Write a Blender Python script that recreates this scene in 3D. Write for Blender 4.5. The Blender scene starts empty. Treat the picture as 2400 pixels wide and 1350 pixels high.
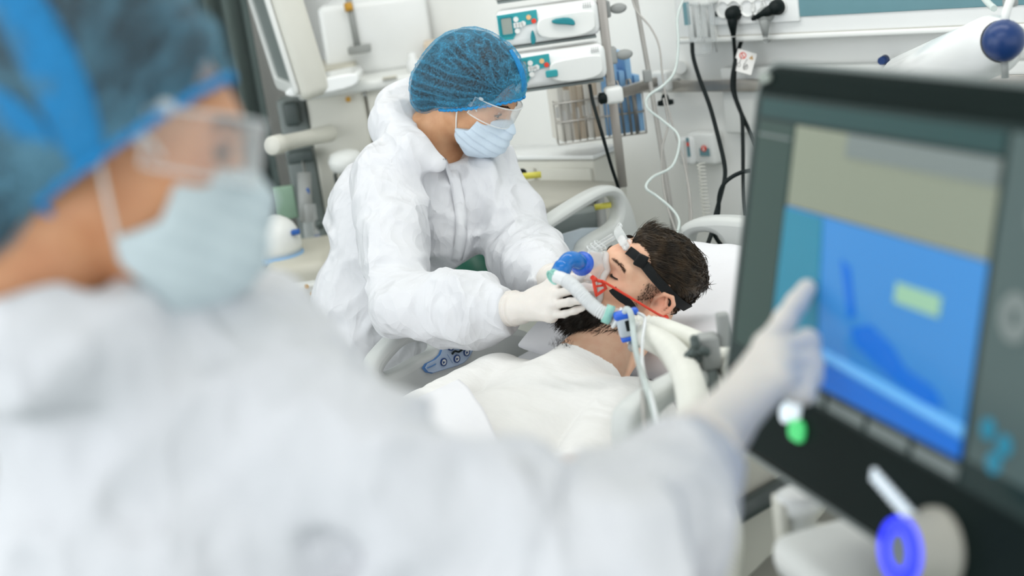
import bpy, bmesh, math, random
import numpy as np
from mathutils import Vector, Matrix
random.seed(7); RNG = np.random.default_rng(7)
SC = bpy.context.scene; COL = SC.collection
PI = math.pi

# ------------------------------------------------------------------ camera, world, light, exposure
FPX = 3333.0
AZ, PITCH, ROLL, CAM_Z = math.radians(46), math.radians(15), math.radians(8), 1.72
_Fh = np.array([-math.sin(AZ), math.cos(AZ), 0.0]); RIGHT = np.array([math.cos(AZ), math.sin(AZ), 0.0]); UPZ = np.array([0, 0, 1.0])
FWD = _Fh
_F = _Fh*math.cos(PITCH) - UPZ*math.sin(PITCH); _U0 = _Fh*math.sin(PITCH) + UPZ*math.cos(PITCH)
_R = math.cos(ROLL)*RIGHT - math.sin(ROLL)*_U0; _U = math.sin(ROLL)*RIGHT + math.cos(ROLL)*_U0
_C = np.array([0, 0, CAM_Z])
def at(x, y, t):            # room point seen at photo position (x, y), t metres along the view axis
    return _C + t*(_F + (x-1200)/FPX*_R - (y-675)/FPX*_U)
def _ray(x, y): return _F + (x-1200)/FPX*_R - (y-675)/FPX*_U
def at_z(x, y, z):
    d = _ray(x, y); return _C + (z-CAM_Z)/d[2]*d
def at_y(x, y, Y):
    d = _ray(x, y); return _C + Y/d[1]*d
def at_x(x, y, X):
    d = _ray(x, y); return _C + X/d[0]*d
def at_pl(x, y, o, n):
    d = _ray(x, y); return _C + ((o-_C)@n)/(d@n)*d

cd = bpy.data.cameras.new('camera'); cam = bpy.data.objects.new('camera', cd); COL.objects.link(cam)
cd.sensor_width = 36; cd.lens = 36*FPX/2400; cd.clip_start = 0.05
M = Matrix.Identity(4)
for i in range(3): M[i][0] = _R[i]; M[i][1] = _U[i]; M[i][2] = -_F[i]; M[i][3] = _C[i]
cam.matrix_world = M
cd.dof.use_dof = True; cd.dof.focus_distance = 2.75; cd.dof.aperture_fstop = 2.3
SC.camera = cam
SC.view_settings.view_transform = 'Standard'; SC.view_settings.look = 'None'; SC.view_settings.gamma = 1
SC.view_settings.use_curve_mapping = False; SC.view_settings.exposure = -0.13
SC.cycles.use_denoising = True; SC.cycles.max_bounces = 8; SC.cycles.transparent_max_bounces = 16
SC.cycles.caustics_reflective = False; SC.cycles.caustics_refractive = False
W = bpy.data.worlds.new('world'); SC.world = W; W.use_nodes = True
W.node_tree.nodes['Background'].inputs[0].default_value = (0.93, 0.97, 1.0, 1); W.node_tree.nodes['Background'].inputs[1].default_value = 1.6
def area(name, loc, aim, size, power, color=(1, 1, 1)):
    l = bpy.data.lights.new(name, 'AREA'); l.shape = 'RECTANGLE'; l.size, l.size_y = size; l.energy = power; l.color = color
    o = bpy.data.objects.new(name, l); COL.objects.link(o); o.location = loc
    o.rotation_euler = (Vector(aim)-Vector(loc)).to_track_quat('-Z', 'Y').to_euler(); return o
area('ceiling_panel_light', (-1.9, 1.9, 2.70), (-1.9, 1.9, 0), (1.2, 1.2), 2, (1, 0.985, 0.96))
area('ceiling_panel_light', (-3.2, 2.2, 2.70), (-3.2, 2.2, 0), (1.2, 1.2), 4, (1, 0.985, 0.96))
area('ceiling_panel_light', (-0.9, 0.3, 2.70), (-0.9, 0.3, 0), (1.2, 1.2), 4, (1, 0.985, 0.96))
area('rear_fill_light', (-2.6, -2.2, 1.9), (-2.0, 1.6, 1.0), (3.0, 2.0), 26, (0.93, 0.97, 1.0))  # added fill from behind the camera, no window modelled there

area('wall_fill_light', (-1.7, 2.1, 2.70), (-1.85, 3.0, 1.1), (2.4, .4), 22, (1, 0.985, 0.96))  # added fill to lift the head wall, no fitting behind it
area('bed_fill_light', (-0.9, 0.9, 2.65), (-1.85, 2.98, 1.1), (1.6, .5), 8, (1, 0.985, 0.96))  # second added fill, brightens the head wall and the patient's face
area('side_fill_light', (-4.25, 0.1, 1.7), (-1.9, 2.6, 1.2), (2.2, 1.8), 18, (0.95, 0.98, 1.0))  # added cool fill from the left, the wall has no window

# ------------------------------------------------------------------ materials
def lin(h):
    if isinstance(h, str): h = tuple(int(h[i:i+2], 16) for i in (0, 2, 4))
    return tuple(((c/255)/12.92 if c/255 <= .04045 else ((c/255+.055)/1.055)**2.4) for c in h) + (1,)
MATS = {}
def mat(name, col, rough=.5, metal=0, noise=0, nscale=30, bump=0, bscale=80, emit=0, alpha=None, trans=0, sss=0, spec=.5, col2=None, vcol=False, coat=0, stretch=None, bdist=.002):
    m = bpy.data.materials.new(name); m.use_nodes = True; nt = m.node_tree; b = nt.nodes['Principled BSDF']; L = nt.links
    c = lin(col); b.inputs['Base Color'].default_value = c; b.inputs['Roughness'].default_value = rough; b.inputs['Metallic'].default_value = metal
    b.inputs['Specular IOR Level'].default_value = spec; b.inputs['Coat Weight'].default_value = coat
    if sss: b.inputs['Subsurface Weight'].default_value = sss; b.inputs['Subsurface Radius'].default_value = (.012, .005, .003); b.inputs['Subsurface Scale'].default_value = .6
    if trans: b.inputs['Transmission Weight'].default_value = trans; b.inputs['IOR'].default_value = 1.3
    if emit: b.inputs['Emission Color'].default_value = c; b.inputs['Emission Strength'].default_value = emit
    tc = nt.nodes.new('ShaderNodeTexCoord'); src = tc.outputs['Object']
    if stretch:
        mp = nt.nodes.new('ShaderNodeMapping'); mp.inputs['Scale'].default_value = stretch; L.new(src, mp.inputs[0]); src = mp.outputs[0]
    if noise or col2:
        n = nt.nodes.new('ShaderNodeTexNoise'); n.inputs['Scale'].default_value = nscale; n.inputs['Detail'].default_value = 4; L.new(src, n.inputs['Vector'])
        mx = nt.nodes.new('ShaderNodeMix'); mx.data_type = 'RGBA'
        c2 = lin(col2) if col2 else tuple(x*(1-noise) for x in c[:3])+(1,)
        mx.inputs[6].default_value = c; mx.inputs[7].default_value = c2
        rp = nt.nodes.new('ShaderNodeMapRange'); rp.inputs[1].default_value = .35; rp.inputs[2].default_value = .65; L.new(n.outputs[0], rp.inputs[0]); L.new(rp.outputs[0], mx.inputs[0])
        last = mx.outputs[2]
        L.new(last, b.inputs['Base Color'])
    if vcol:
        at_ = nt.nodes.new('ShaderNodeVertexColor'); at_.layer_name = 'tint'
        mm = nt.nodes.new('ShaderNodeMix'); mm.data_type = 'RGBA'; mm.blend_type = 'MULTIPLY'; mm.inputs[0].default_value = 1
        if noise or col2: L.new(last, mm.inputs[6])
        else: mm.inputs[6].default_value = c
        L.new(at_.outputs[0], mm.inputs[7]); L.new(mm.outputs[2], b.inputs['Base Color'])
    if bump:
        n2 = nt.nodes.new('ShaderNodeTexNoise'); n2.inputs['Scale'].default_value = bscale; n2.inputs['Detail'].default_value = 5; L.new(src, n2.inputs['Vector'])
        bp = nt.nodes.new('ShaderNodeBump'); bp.inputs['Strength'].default_value = bump; bp.inputs['Distance'].default_value = bdist; L.new(n2.outputs[0], bp.inputs['Height']); L.new(bp.outputs[0], b.inputs['Normal'])
    if alpha is not None:
        tr = nt.nodes.new('ShaderNodeBsdfTransparent'); ms = nt.nodes.new('ShaderNodeMixShader'); ms.inputs[0].default_value = alpha
        L.new(tr.outputs[0], ms.inputs[1]); L.new(b.outputs[0], ms.inputs[2]); L.new(ms.outputs[0], nt.nodes['Material Output'].inputs['Surface'])
    MATS[name] = m; return m
def clear(name, col, edge, face, rough=.08):      # thin clear plastic: transparent, more visible at grazing angles
    m = bpy.data.materials.new(name); m.use_nodes = True; nt = m.node_tree; b = nt.nodes['Principled BSDF']; L = nt.links
    b.inputs['Base Color'].default_value = lin(col); b.inputs['Roughness'].default_value = rough
    lw = nt.nodes.new('ShaderNodeLayerWeight'); lw.inputs[0].default_value = .35
    mr = nt.nodes.new('ShaderNodeMapRange'); mr.inputs[3].default_value = face; mr.inputs[4].default_value = edge; L.new(lw.outputs['Facing'], mr.inputs[0])
    tr = nt.nodes.new('ShaderNodeBsdfTransparent'); ms = nt.nodes.new('ShaderNodeMixShader')
    L.new(mr.outputs[0], ms.inputs[0]); L.new(tr.outputs[0], ms.inputs[1]); L.new(b.outputs[0], ms.inputs[2]); L.new(ms.outputs[0], nt.nodes['Material Output'].inputs['Surface'])
    MATS[name] = m; return m
mat('wall', 'f7f8f5', .6, noise=.03, nscale=3, bump=.05, bscale=200)
mat('ceiling', 'f2f2f0', .8, noise=.02, nscale=2)
mat('floor', '6f8079', .25, noise=.12, nscale=6, bump=.03)
mat('white', 'e9ebe8', .35, noise=.02, nscale=8)
mat('white_gloss', 'eef0ef', .18, noise=.015, nscale=8)
mat('cream', 'dbdad0', .45, noise=.04, nscale=8)
mat('beige', 'c9c6b8', .5, noise=.06, nscale=10)
mat('warm_grey', 'b9b7ac', .5, noise=.05, nscale=10)
mat('grey', '9a9d9b', .45, noise=.06, nscale=20)
mat('mid_grey', '7c8583', .45, noise=.06, nscale=20)
mat('dark_grey', '4a5553', .4, noise=.08, nscale=20)
mat('charcoal', '24302f', .4, noise=.1, nscale=30)
mat('black', '0c1717', .5, noise=.1, nscale=40, spec=.2)
mat('black_strap', '0b1113', .85, noise=.2, nscale=300, bump=.3, bscale=900)
mat('steel', 'b4afa8', .3, metal=.85, noise=.08, nscale=40, stretch=(1, 1, .05))
mat('bed_grey', 'cfd2cf', .38, noise=.03, nscale=12)
mat('bed_panel', 'bcc7cf', .4, noise=.02, nscale=12)
mat('teal', '2c9fa6', .4, noise=.04, nscale=20)
mat('teal_dark', '13858f', .35, noise=.04, nscale=20)
mat('teal_strip', '6d97a0', .22, noise=.08, nscale=5)
mat('lcd_grey', '9aa39b', .25, noise=.05, nscale=20)
mat('blue_ring', '1b5fa0', .35, noise=.04, nscale=20)
mat('panel_blue', 'b7c9e0', .4, noise=.03, nscale=20)
mat('panel_line', '4f7fb8', .4, noise=.03, nscale=20)
mat('navy', '1c3f78', .4, noise=.06, nscale=20)
mat('deep_blue', '10366f', .35, noise=.06, nscale=20)
mat('sky_band', '92bbe0', .4, noise=.08, nscale=20)
mat('clip_blue', '2059a6', .4, noise=.05, nscale=20)
mat('valve_blue', '1f62d8', .2, noise=.05, nscale=20, spec=.6)
mat('elbow_blue', '1279cf', .15, noise=.06, nscale=40, spec=.6, alpha=.88)
mat('aqua', '9fdccf', .25, noise=.05, nscale=30, alpha=.8)
mat('red', 'e8432a', .4, noise=.05, nscale=30)
mat('orange', 'e88a5c', .5, noise=.03, nscale=30)
mat('peach', 'eec08a', .5, noise=.03, nscale=30)
mat('yellow', 'e6dd5e', .45, noise=.05, nscale=20)
mat('amber', 'c9962c', .45, noise=.1, nscale=20)
mat('green_dark', '14604c', .4, noise=.1, nscale=12)
mat('green_pale', '8fae97', .4, noise=.1, nscale=12)
mat('folder_blue', '8fbfe9', .5, noise=.06, nscale=10)
mat('folder_vivid', '1d7fd0', .4, noise=.06, nscale=10)
mat('folder_white', 'ece8e0', .6, noise=.06, nscale=14)
mat('folder_tan', 'd6c7b3', .6, noise=.08, nscale=14)
mat('paper', 'f3f2ee', .7, noise=.02, nscale=30)
def crumpled(name, col, scale, dist, rough=.75, strength=1.0):      # non-woven fabric: flat facets between sharp creases
    m = mat(name, col, rough, noise=.012, nscale=9, spec=.25); nt = m.node_tree; L = nt.links; b = nt.nodes['Principled BSDF']
    tc = nt.nodes.new('ShaderNodeTexCoord'); nz = nt.nodes.new('ShaderNodeTexNoise'); nz.inputs['Scale'].default_value = scale*.6; nz.inputs['Detail'].default_value = 2; L.new(tc.outputs['Object'], nz.inputs['Vector'])
    vm = nt.nodes.new('ShaderNodeVectorMath'); vm.operation = 'MULTIPLY_ADD'; L.new(nz.outputs['Color'], vm.inputs[0]); vm.inputs[1].default_value = (.12, .12, .12); L.new(tc.outputs['Object'], vm.inputs[2]); prev = None
    for k, (sc_, w) in enumerate(((scale, 1.), (scale*2.3, .38), (scale*5.5, .10))):
        mp = nt.nodes.new('ShaderNodeMapping'); mp.inputs['Rotation'].default_value = (.6*k, .4+k, .3); mp.inputs['Scale'].default_value = (1, 1.0, .62); L.new(vm.outputs[0], mp.inputs[0])
        v = nt.nodes.new('ShaderNodeTexVoronoi'); v.inputs['Scale'].default_value = sc_; L.new(mp.outputs[0], v.inputs['Vector'])
        bp = nt.nodes.new('ShaderNodeBump'); bp.inputs['Strength'].default_value = strength; bp.inputs['Distance'].default_value = dist*w; L.new(v.outputs['Distance'], bp.inputs['Height'])
        if prev: L.new(prev.outputs[0], bp.inputs['Normal'])
        prev = bp
    L.new(prev.outputs[0], b.inputs['Normal']); return m
crumpled('suit', 'dedfe2', 9.0, .024)
mat('shirt', 'e6e5e2', .85, noise=.02, nscale=60, bump=.28, bscale=55, spec=.15, stretch=(1, 3.2, 1), bdist=.004)
mat('linen', 'e8e8eb', .8, noise=.012, nscale=12, bump=.25, bscale=18, spec=.2, bdist=.006)
mat('glove', 'e2dcd5', .45, noise=.03, nscale=50, bump=.3, bscale=120, sss=.1)
mat('skin_man', 'f4c8a8', .5, col2='edba9a', nscale=45, bump=.12, bscale=420, sss=.12, vcol=True, bdist=.001)
mat('skin_nurse', 'd8a67e', .5, col2='cd9870', nscale=40, bump=.1, bscale=400, sss=.1, vcol=True, bdist=.001)
mat('skin_front', 'd39a70', .5, col2='c98c63', nscale=40, bump=.1, bscale=400, sss=.1, vcol=True, bdist=.001)
mat('hair_man', '262019', .5, col2='4a3b2a', nscale=60, spec=.35)
mat('beard', '17130f', .55, col2='241c15', nscale=80, spec=.25)
mat('hair_dark', '1d2226', .6, col2='2c3237', nscale=60)
mat('lash', '1c1410', .6, noise=.1, nscale=40)
mat('eye_white', 'e6e0da', .2, noise=.03, nscale=60)
mat('eye_dark', '2a1b12', .15, noise=.2, nscale=200)
mat('surgical', 'cfdfec', .75, noise=.03, nscale=60, bump=.15, bscale=300, bdist=.001)
mat('surgical_front', 'cbd9dc', .75, noise=.03, nscale=60, bump=.15, bscale=300, bdist=.001)
mat('cord_white', 'eceae4', .6, noise=.04, nscale=60)
mat('silicone', 'f0eeec', .3, noise=.03, nscale=30, alpha=.72, sss=.1)
mat('hose_white', 'eceff0', .35, noise=.04, nscale=60, alpha=.9)
mat('hose_cream', 'e6e6dd', .4, noise=.04, nscale=30)
mat('tube_clear', 'd9e4e0', .2, noise=.05, nscale=30, alpha=.75)
mat('tube_grey', 'a9a7a2', .35, noise=.05, nscale=30)
mat('led_white', 'dfeaf2', .4, emit=.5)
mat('led_green', '3fb868', .4, emit=.9)
mat('led_blue', '2a35ff', .4, emit=1.6)
mat('rubber', '1a2121', .7, noise=.1, nscale=40)
mat('screen_bezel', '15211f', .5, noise=.08, nscale=10, spec=.06)
mat('curtain', '55625f', .8, noise=.15, nscale=4)
clear('goggle_lens', 'f4f8f8', .75, .13)
clear('goggle_rim', 'f4f8f8', .9, .45, .15)
clear('mask_shell', 'f2f4f6', .85, .26)
clear('clear_part', 'eef2f2', .55, .14, .12)

# ------------------------------------------------------------------ mesh and object helpers
def wloc(o):
    v = Vector((0, 0, 0))
    while o is not None: v += o.location; o = o.parent
    return np.array(v)
def link(name, me, m=None, parent=None, base=None, label=None, cat=None, group=None, kind=None):
    """me holds room coordinates; the object's origin is its parent's origin, or `base` when top-level"""
    o = bpy.data.objects.new(name, me); COL.objects.link(o)
    n = len(me.vertices); v = np.empty(n*3, np.float32); me.vertices.foreach_get('co', v); v = v.reshape(-1, 3)
    if parent is not None:
        o.parent = parent; off = wloc(parent)
    else:
        off = np.array(base) if base is not None else np.array([(v[:, 0].min()+v[:, 0].max())/2, (v[:, 1].min()+v[:, 1].max())/2, v[:, 2].min()])
        o.location = Vector(off)
    v = (v - off).astype(np.float32); me.vertices.foreach_set('co', v.ravel()); me.update()
    if m is not None:
        me.materials.clear(); me.materials.append(MATS[m] if isinstance(m, str) else m)
    tag(o, label, cat, group, kind); return o
def tag(o, label=None, cat=None, group=None, kind=None):
    if label: o['label'] = label
    if cat: o['category'] = cat
    if group: o['group'] = group
    if kind: o['kind'] = kind
    return o
def thing(name, loc, label, cat, group=None):
    o = bpy.data.objects.new(name, None); COL.objects.link(o); o.location = Vector(loc); o.empty_display_size = .05
    return tag(o, label, cat, group)
def mesh_np(V, Fq, smooth=True, name='m'):
    me = bpy.data.meshes.new(name); V = np.asarray(V, np.float32); Fq = np.asarray(Fq, np.int32); k = Fq.shape[1]
    me.vertices.add(len(V)); me.vertices.foreach_set('co', V.ravel()); me.loops.add(Fq.size); me.loops.foreach_set('vertex_index', Fq.ravel())
    me.polygons.add(len(Fq)); me.polygons.foreach_set('loop_start', np.arange(len(Fq), dtype=np.int32)*k)
    me.polygons.foreach_set('use_smooth', np.full(len(Fq), smooth)); me.update(); me.validate(); return me
def unit(v): v = np.asarray(v, float); return v/(np.linalg.norm(v)+1e-12)
class MB:
    def __init__(s): s.V = []; s.F = []; s.S = []
    def add(s, V, F, smooth=True):
        k = len(s.V); s.V += [tuple(map(float, v)) for v in V]; s.F += [[i+k for i in f] for f in F]; s.S += [smooth]*len(F); return s
    def box(s, c, size, ax=None, bev=0.0):     # ax: three unit axes
        ax = [(1, 0, 0), (0, 1, 0), (0, 0, 1)] if ax is None else ax
        c = np.asarray(c, float); ax = [np.asarray(a, float) for a in ax]; h = [d/2 for d in size]
        if bev <= 0:
            P = [c+sx*h[0]*ax[0]+sy*h[1]*ax[1]+sz*h[2]*ax[2] for sz in (-1, 1) for sy in (-1, 1) for sx in (-1, 1)]
            return s.add(P, [[0, 2, 3, 1], [4, 5, 7, 6], [0, 1, 5, 4], [2, 6, 7, 3], [0, 4, 6, 2], [1, 3, 7, 5]], False)
        bm = bmesh.new(); bmesh.ops.create_cube(bm, size=1)
        for v in bm.verts: v.co = Vector((v.co.x*size[0], v.co.y*size[1], v.co.z*size[2]))
        bmesh.ops.bevel(bm, geom=bm.edges[:]+bm.verts[:], offset=min(bev, min(size)*.49), segments=3, affect='EDGES', profile=.5)
        bm.verts.index_update()
        P = [c+v.co.x*ax[0]+v.co.y*ax[1]+v.co.z*ax[2] for v in bm.verts]
        s.add(P, [[v.index for v in f.verts] for f in bm.faces], True); bm.free(); return s
    def tube(s, pts, r, n=10, cap=True, closed=False, smooth=True):
        pts = np.asarray(pts, float); m = len(pts); r = np.full(m, r, float) if np.isscalar(r) else np.asarray(r, float)
        T = np.gradient(pts, axis=0) if not closed else np.roll(pts, -1, 0)-np.roll(pts, 1, 0)
        T /= np.linalg.norm(T, axis=1)[:, None]+1e-12
        up = np.array([0, 0, 1.]) if abs(T[0][2]) < .9 else np.array([1., 0, 0]); u = unit(np.cross(T[0], up)); V = []
        for i in range(m):
            u = unit(u-T[i]*(u@T[i])); w = np.cross(T[i], u)
            for j in range(n):
                a = 2*PI*j/n; V.append(pts[i]+r[i]*(math.cos(a)*u+math.sin(a)*w))
        F = [[i*n+j, i*n+(j+1) % n, ((i+1) % m)*n+(j+1) % n, ((i+1) % m)*n+j] for i in range(m if closed else m-1) for j in range(n)]
        s.add(V, F, smooth)
        if cap and not closed:
            k = len(s.V)-m*n; s.F += [[k+j for j in range(n)][::-1], [k+(m-1)*n+j for j in range(n)]]; s.S += [False, False]
        return s
    def cyl(s, a, b, r, r2=None, n=20, bev=0):
        a = np.asarray(a, float); b = np.asarray(b, float); r2 = r if r2 is None else r2
        if bev:
            d = unit(b-a)*bev; return s.tube([a, a, a+d, b-d, b, b], [0.0001, r-bev, r, r2, r2-bev, .0001], n, smooth=True) if False else s.lathe(a, b-a, [(0, 0), (0, r-bev), (bev, r), (np.linalg.norm(b-a)-bev, r2), (np.linalg.norm(b-a), r2-bev), (np.linalg.norm(b-a), 0)], n)
        return s.tube([a, b], [r, r2], n)
    def lathe(s, o, axis, prof, n=24):          # prof: (distance along axis, radius)
        o = np.asarray(o, float); ax = unit(axis); t = np.array([0, 0, 1.]) if abs(ax[2]) < .9 else np.array([1., 0, 0]); u = unit(np.cross(ax, t)); w = np.cross(ax, u); V = []
        for h, r in prof:
            for j in range(n):
                a = 2*PI*j/n; V.append(o+ax*h+max(r, 1e-5)*(math.cos(a)*u+math.sin(a)*w))
        F = [[i*n+j, i*n+(j+1) % n, (i+1)*n+(j+1) % n, (i+1)*n+j] for i in range(len(prof)-1) for j in range(n)]
        return s.add(V, F, True)
    def ball(s, c, r, n=16, ax=None):
        r = (r, r, r) if np.isscalar(r) else r; ax = np.eye(3) if ax is None else np.asarray(ax, float); c = np.asarray(c, float); V = []
        m = n//2+1
        for i in range(m):
            th = PI*i/(m-1)
            for j in range(n):
                a = 2*PI*j/n; q = (r[0]*math.sin(th)*math.cos(a), r[1]*math.sin(th)*math.sin(a), r[2]*math.cos(th)); V.append(c+q[0]*ax[0]+q[1]*ax[1]+q[2]*ax[2])
        return s.add(V, [[i*n+j, (i+1)*n+j, (i+1)*n+(j+1) % n, i*n+(j+1) % n] for i in range(m-1) for j in range(n)], True)
    def torus(s, c, axis, R, r, n=32, k=10):
        ax = unit(axis); t = np.array([0, 0, 1.]) if abs(ax[2]) < .9 else np.array([1., 0, 0]); u = unit(np.cross(ax, t)); w = np.cross(ax, u)
        return s.tube([np.asarray(c)+R*(math.cos(2*PI*i/n)*u+math.sin(2*PI*i/n)*w) for i in range(n)], r, k, closed=True)
    def mesh(s, name='m'):
        me = bpy.data.meshes.new(name); me.from_pydata(s.V, [], s.F); me.polygons.foreach_set('use_smooth', s.S); me.update(); return me
    def build(s, name, m, parent=None, **k): return link(name, s.mesh(name), m, parent, **k)
def chaikin(P, n=2, closed=True):
    P = np.asarray(P, float)
    for _ in range(n):
        if closed:
            Q = np.roll(P, -1, 0); P = np.stack([.75*P+.25*Q, .25*P+.75*Q], 1).reshape(-1, P.shape[1])
        else:
            Q = P[1:]; B = P[:-1]; mid = np.stack([.75*B+.25*Q, .25*B+.75*Q], 1).reshape(-1, P.shape[1]); P = np.vstack([P[:1], mid, P[-1:]])
    return P
def curve3(P, n=24):         # Catmull-Rom through control points
    P = np.asarray(P, float); P = np.vstack([2*P[0]-P[1], P, 2*P[-1]-P[-2]]); out = []
    m = len(P)-3
    for i in range(m):
        a, b, c, d = P[i:i+4]
        for t in np.linspace(0, 1, max(2, n//m), endpoint=False):
            out.append(.5*((2*b)+(-a+c)*t+(2*a-5*b+4*c-d)*t*t+(-a+3*b-3*c+d)*t**3))
    out.append(P[-2]); return np.array(out)
def plate(loops, o, ux, uy, thick, bev=0.0):
    """flat shape with holes: loops of 2-D points in the frame (o, ux, uy), extruded by thick each way from the mid-plane"""
    cu = bpy.data.curves.new('c', 'CURVE'); cu.dimensions = '2D'; cu.fill_mode = 'BOTH'; cu.extrude = max(thick/2-bev, 0); cu.bevel_depth = bev; cu.bevel_resolution = 2; cu.offset = -bev
    for lp in loops:
        sp = cu.splines.new('POLY'); sp.points.add(len(lp)-1); sp.use_cyclic_u = True
        for p, q in zip(sp.points, lp): p.co = (q[0], q[1], 0, 1)
    ob = bpy.data.objects.new('c', cu); me = bpy.data.meshes.new_from_object(ob); bpy.data.objects.remove(ob); bpy.data.curves.remove(cu)
    n = len(me.vertices); v = np.empty(n*3, np.float32); me.vertices.foreach_get('co', v); v = v.reshape(-1, 3).astype(float)
    ux = unit(ux); uy = unit(np.asarray(uy, float)-ux*(np.asarray(uy, float)@ux)); uz = np.cross(ux, uy)
    w = np.asarray(o, float)+v[:, :1]*ux+v[:, 1:2]*uy+v[:, 2:]*uz
    me.vertices.foreach_set('co', w.astype(np.float32).ravel())
    if bev: me.polygons.foreach_set('use_smooth', [abs(p.normal.z) < .99 for p in me.polygons])
    me.update(); return me
def rrect(w, h, r, n=5, c=(0, 0)):
    P = []
    for cx, cy, a0 in ((w/2-r, h/2-r, 0), (-w/2+r, h/2-r, 90), (-w/2+r, -h/2+r, 180), (w/2-r, -h/2+r, 270)):
        for i in range(n+1):
            a = math.radians(a0+90*i/n); P.append((c[0]+cx+r*math.cos(a), c[1]+cy+r*math.sin(a)))
    return P
def circ(r, c=(0, 0), n=24): return [(c[0]+r*math.cos(2*PI*i/n), c[1]+r*math.sin(2*PI*i/n)) for i in range(n)]
def join_meshes(ms):
    mb = MB()
    for me in ms:
        k = len(mb.V); mb.V += [tuple(v.co) for v in me.vertices]; mb.F += [[i+k for i in p.vertices] for p in me.polygons]; mb.S += [p.use_smooth for p in me.polygons]
    return mb

# ------------------------------------------------------------------ implicit surfaces: bodies, clothes, hands
def vnoise(p):
    i = np.floor(p).astype(np.int64); f = (p-i).astype(np.float32); u = f*f*(3-2*f)
    def h(a, b, c):
        n = (a*374761393+b*668265263+c*1274126177) & 0x7fffffff; n = ((n ^ (n >> 13))*1103515245) & 0x7fffffff; n = (n ^ (n >> 16)) & 0xffff; return n.astype(np.float32)/65535
    x, y, z = i[..., 0], i[..., 1], i[..., 2]; ux, uy, uz = u[..., 0], u[..., 1], u[..., 2]
    def lx(b, c): a0 = h(x, y+b, z+c); return a0+(h(x+1, y+b, z+c)-a0)*ux
    def ly(c): a0 = lx(0, c); return a0+(lx(1, c)-a0)*uy
    a0 = ly(0); return a0+(ly(1)-a0)*uz
def ridge(p): return 1-np.abs(2*vnoise(p)-1)
def smin(a, b, k): h = np.clip(.5+.5*(b-a)/k, 0, 1); return b+(a-b)*h-k*h*(1-h)
def smax(a, b, k): return -smin(-a, -b, k)
def cone(p, a, b, r1, r2):
    a = np.asarray(a, np.float32); b = np.asarray(b, np.float32); ba = b-a; pa = p-a; h = np.clip((pa@ba)/(ba@ba+1e-9), 0, 1)
    return np.linalg.norm(pa-h[..., None]*ba, axis=-1)-(r1+(r2-r1)*h)
def ell(p, c, r, Rm=None):
    q = p-np.asarray(c, np.float32)
    if Rm is not None: q = q@np.asarray(Rm, np.float32)
    r = np.asarray(r, np.float32); k0 = np.linalg.norm(q/r, axis=-1); k1 = np.linalg.norm(q/(r*r), axis=-1)+1e-9; return k0*(k0-1)/k1
def chain(p, pts, rs, k=.02):
    d = None
    for i in range(len(pts)-1):
        e = cone(p, pts[i], pts[i+1], rs[i], rs[i+1]); d = e if d is None else smin(d, e, k)
    return d
def snets(fn, lo, hi, h):
    """sparse surface nets: fn(points) -> signed distance"""
    lo = np.asarray(lo, float); B = 6; n = np.ceil((np.asarray(hi)-lo)/h/B).astype(int); N = n*B
    cc = np.stack(np.meshgrid(*[(np.arange(k)*B+(B-1)/2)*h+lo[i] for i, k in enumerate(n)], indexing='ij'), -1).astype(np.float32)
    dc = fn(cc.reshape(-1, 3)).reshape(n); act = np.argwhere(np.abs(dc) < h*B*1.35+.004)
    D = np.repeat(np.repeat(np.repeat(dc, B, 0), B, 1), B, 2).astype(np.float32)
    of = np.stack(np.meshgrid(*[np.arange(B)]*3, indexing='ij'), -1).reshape(-1, 3)
    for s in range(0, len(act), 3000):
        idx = (act[s:s+3000, None, :]*B+of[None]).reshape(-1, 3); D[idx[:, 0], idx[:, 1], idx[:, 2]] = fn((idx*h+lo).astype(np.float32))
    D = np.pad(D, 1, constant_values=1.0); lo = lo-h
    S = D < 0; c = [(i, j, k) for i in (0, 1) for j in (0, 1) for k in (0, 1)]; nx, ny, nz = (d-1 for d in D.shape)
    cnt = sum(S[i:i+nx, j:j+ny, k:k+nz].astype(np.int8) for i, j, k in c); A = (cnt > 0) & (cnt < 8)
    ijk = np.argwhere(A); idm = np.full(A.shape, -1, np.int64); idm[A] = np.arange(len(ijk))
    val = np.stack([D[ijk[:, 0]+i, ijk[:, 1]+j, ijk[:, 2]+k] for i, j, k in c], 1); acc = np.zeros((len(ijk), 3)); w = np.zeros(len(ijk))
    for a in range(8):
        for b in range(a+1, 8):
            d = np.abs(np.array(c[a])-c[b])
            if d.sum() != 1: continue
            va, vb = val[:, a], val[:, b]; m = (va < 0) != (vb < 0); t = np.where(m, va/np.where(m, va-vb, 1), 0)
            acc += np.where(m[:, None], np.array(c[a])+t[:, None]*(np.array(c[b])-np.array(c[a])), 0); w += m
    V = (ijk+acc/w[:, None])*h+lo; Q = []
    for ax in range(3):
        o1, o2 = (ax+1) % 3, (ax+2) % 3; sl0 = [slice(None)]*3; sl1 = [slice(None)]*3; sl0[ax] = slice(0, -1); sl1[ax] = slice(1, None)
        s0, s1 = S[tuple(sl0)], S[tuple(sl1)]; E = np.argwhere(s0 != s1); E = E[(E[:, o1] > 0) & (E[:, o2] > 0) & (E[:, o1] < D.shape[o1]-1) & (E[:, o2] < D.shape[o2]-1)]
        f = s0[E[:, 0], E[:, 1], E[:, 2]]; u1 = np.eye(3, dtype=int)[o1]; u2 = np.eye(3, dtype=int)[o2]
        q = np.stack([idm[tuple((E-d).T)] for d in (u1+u2, u2, 0*u1, u1)], 1); q[~f] = q[~f][:, ::-1]; Q.append(q)
    Q = np.vstack(Q); return V, Q[(Q >= 0).all(1)]
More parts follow.
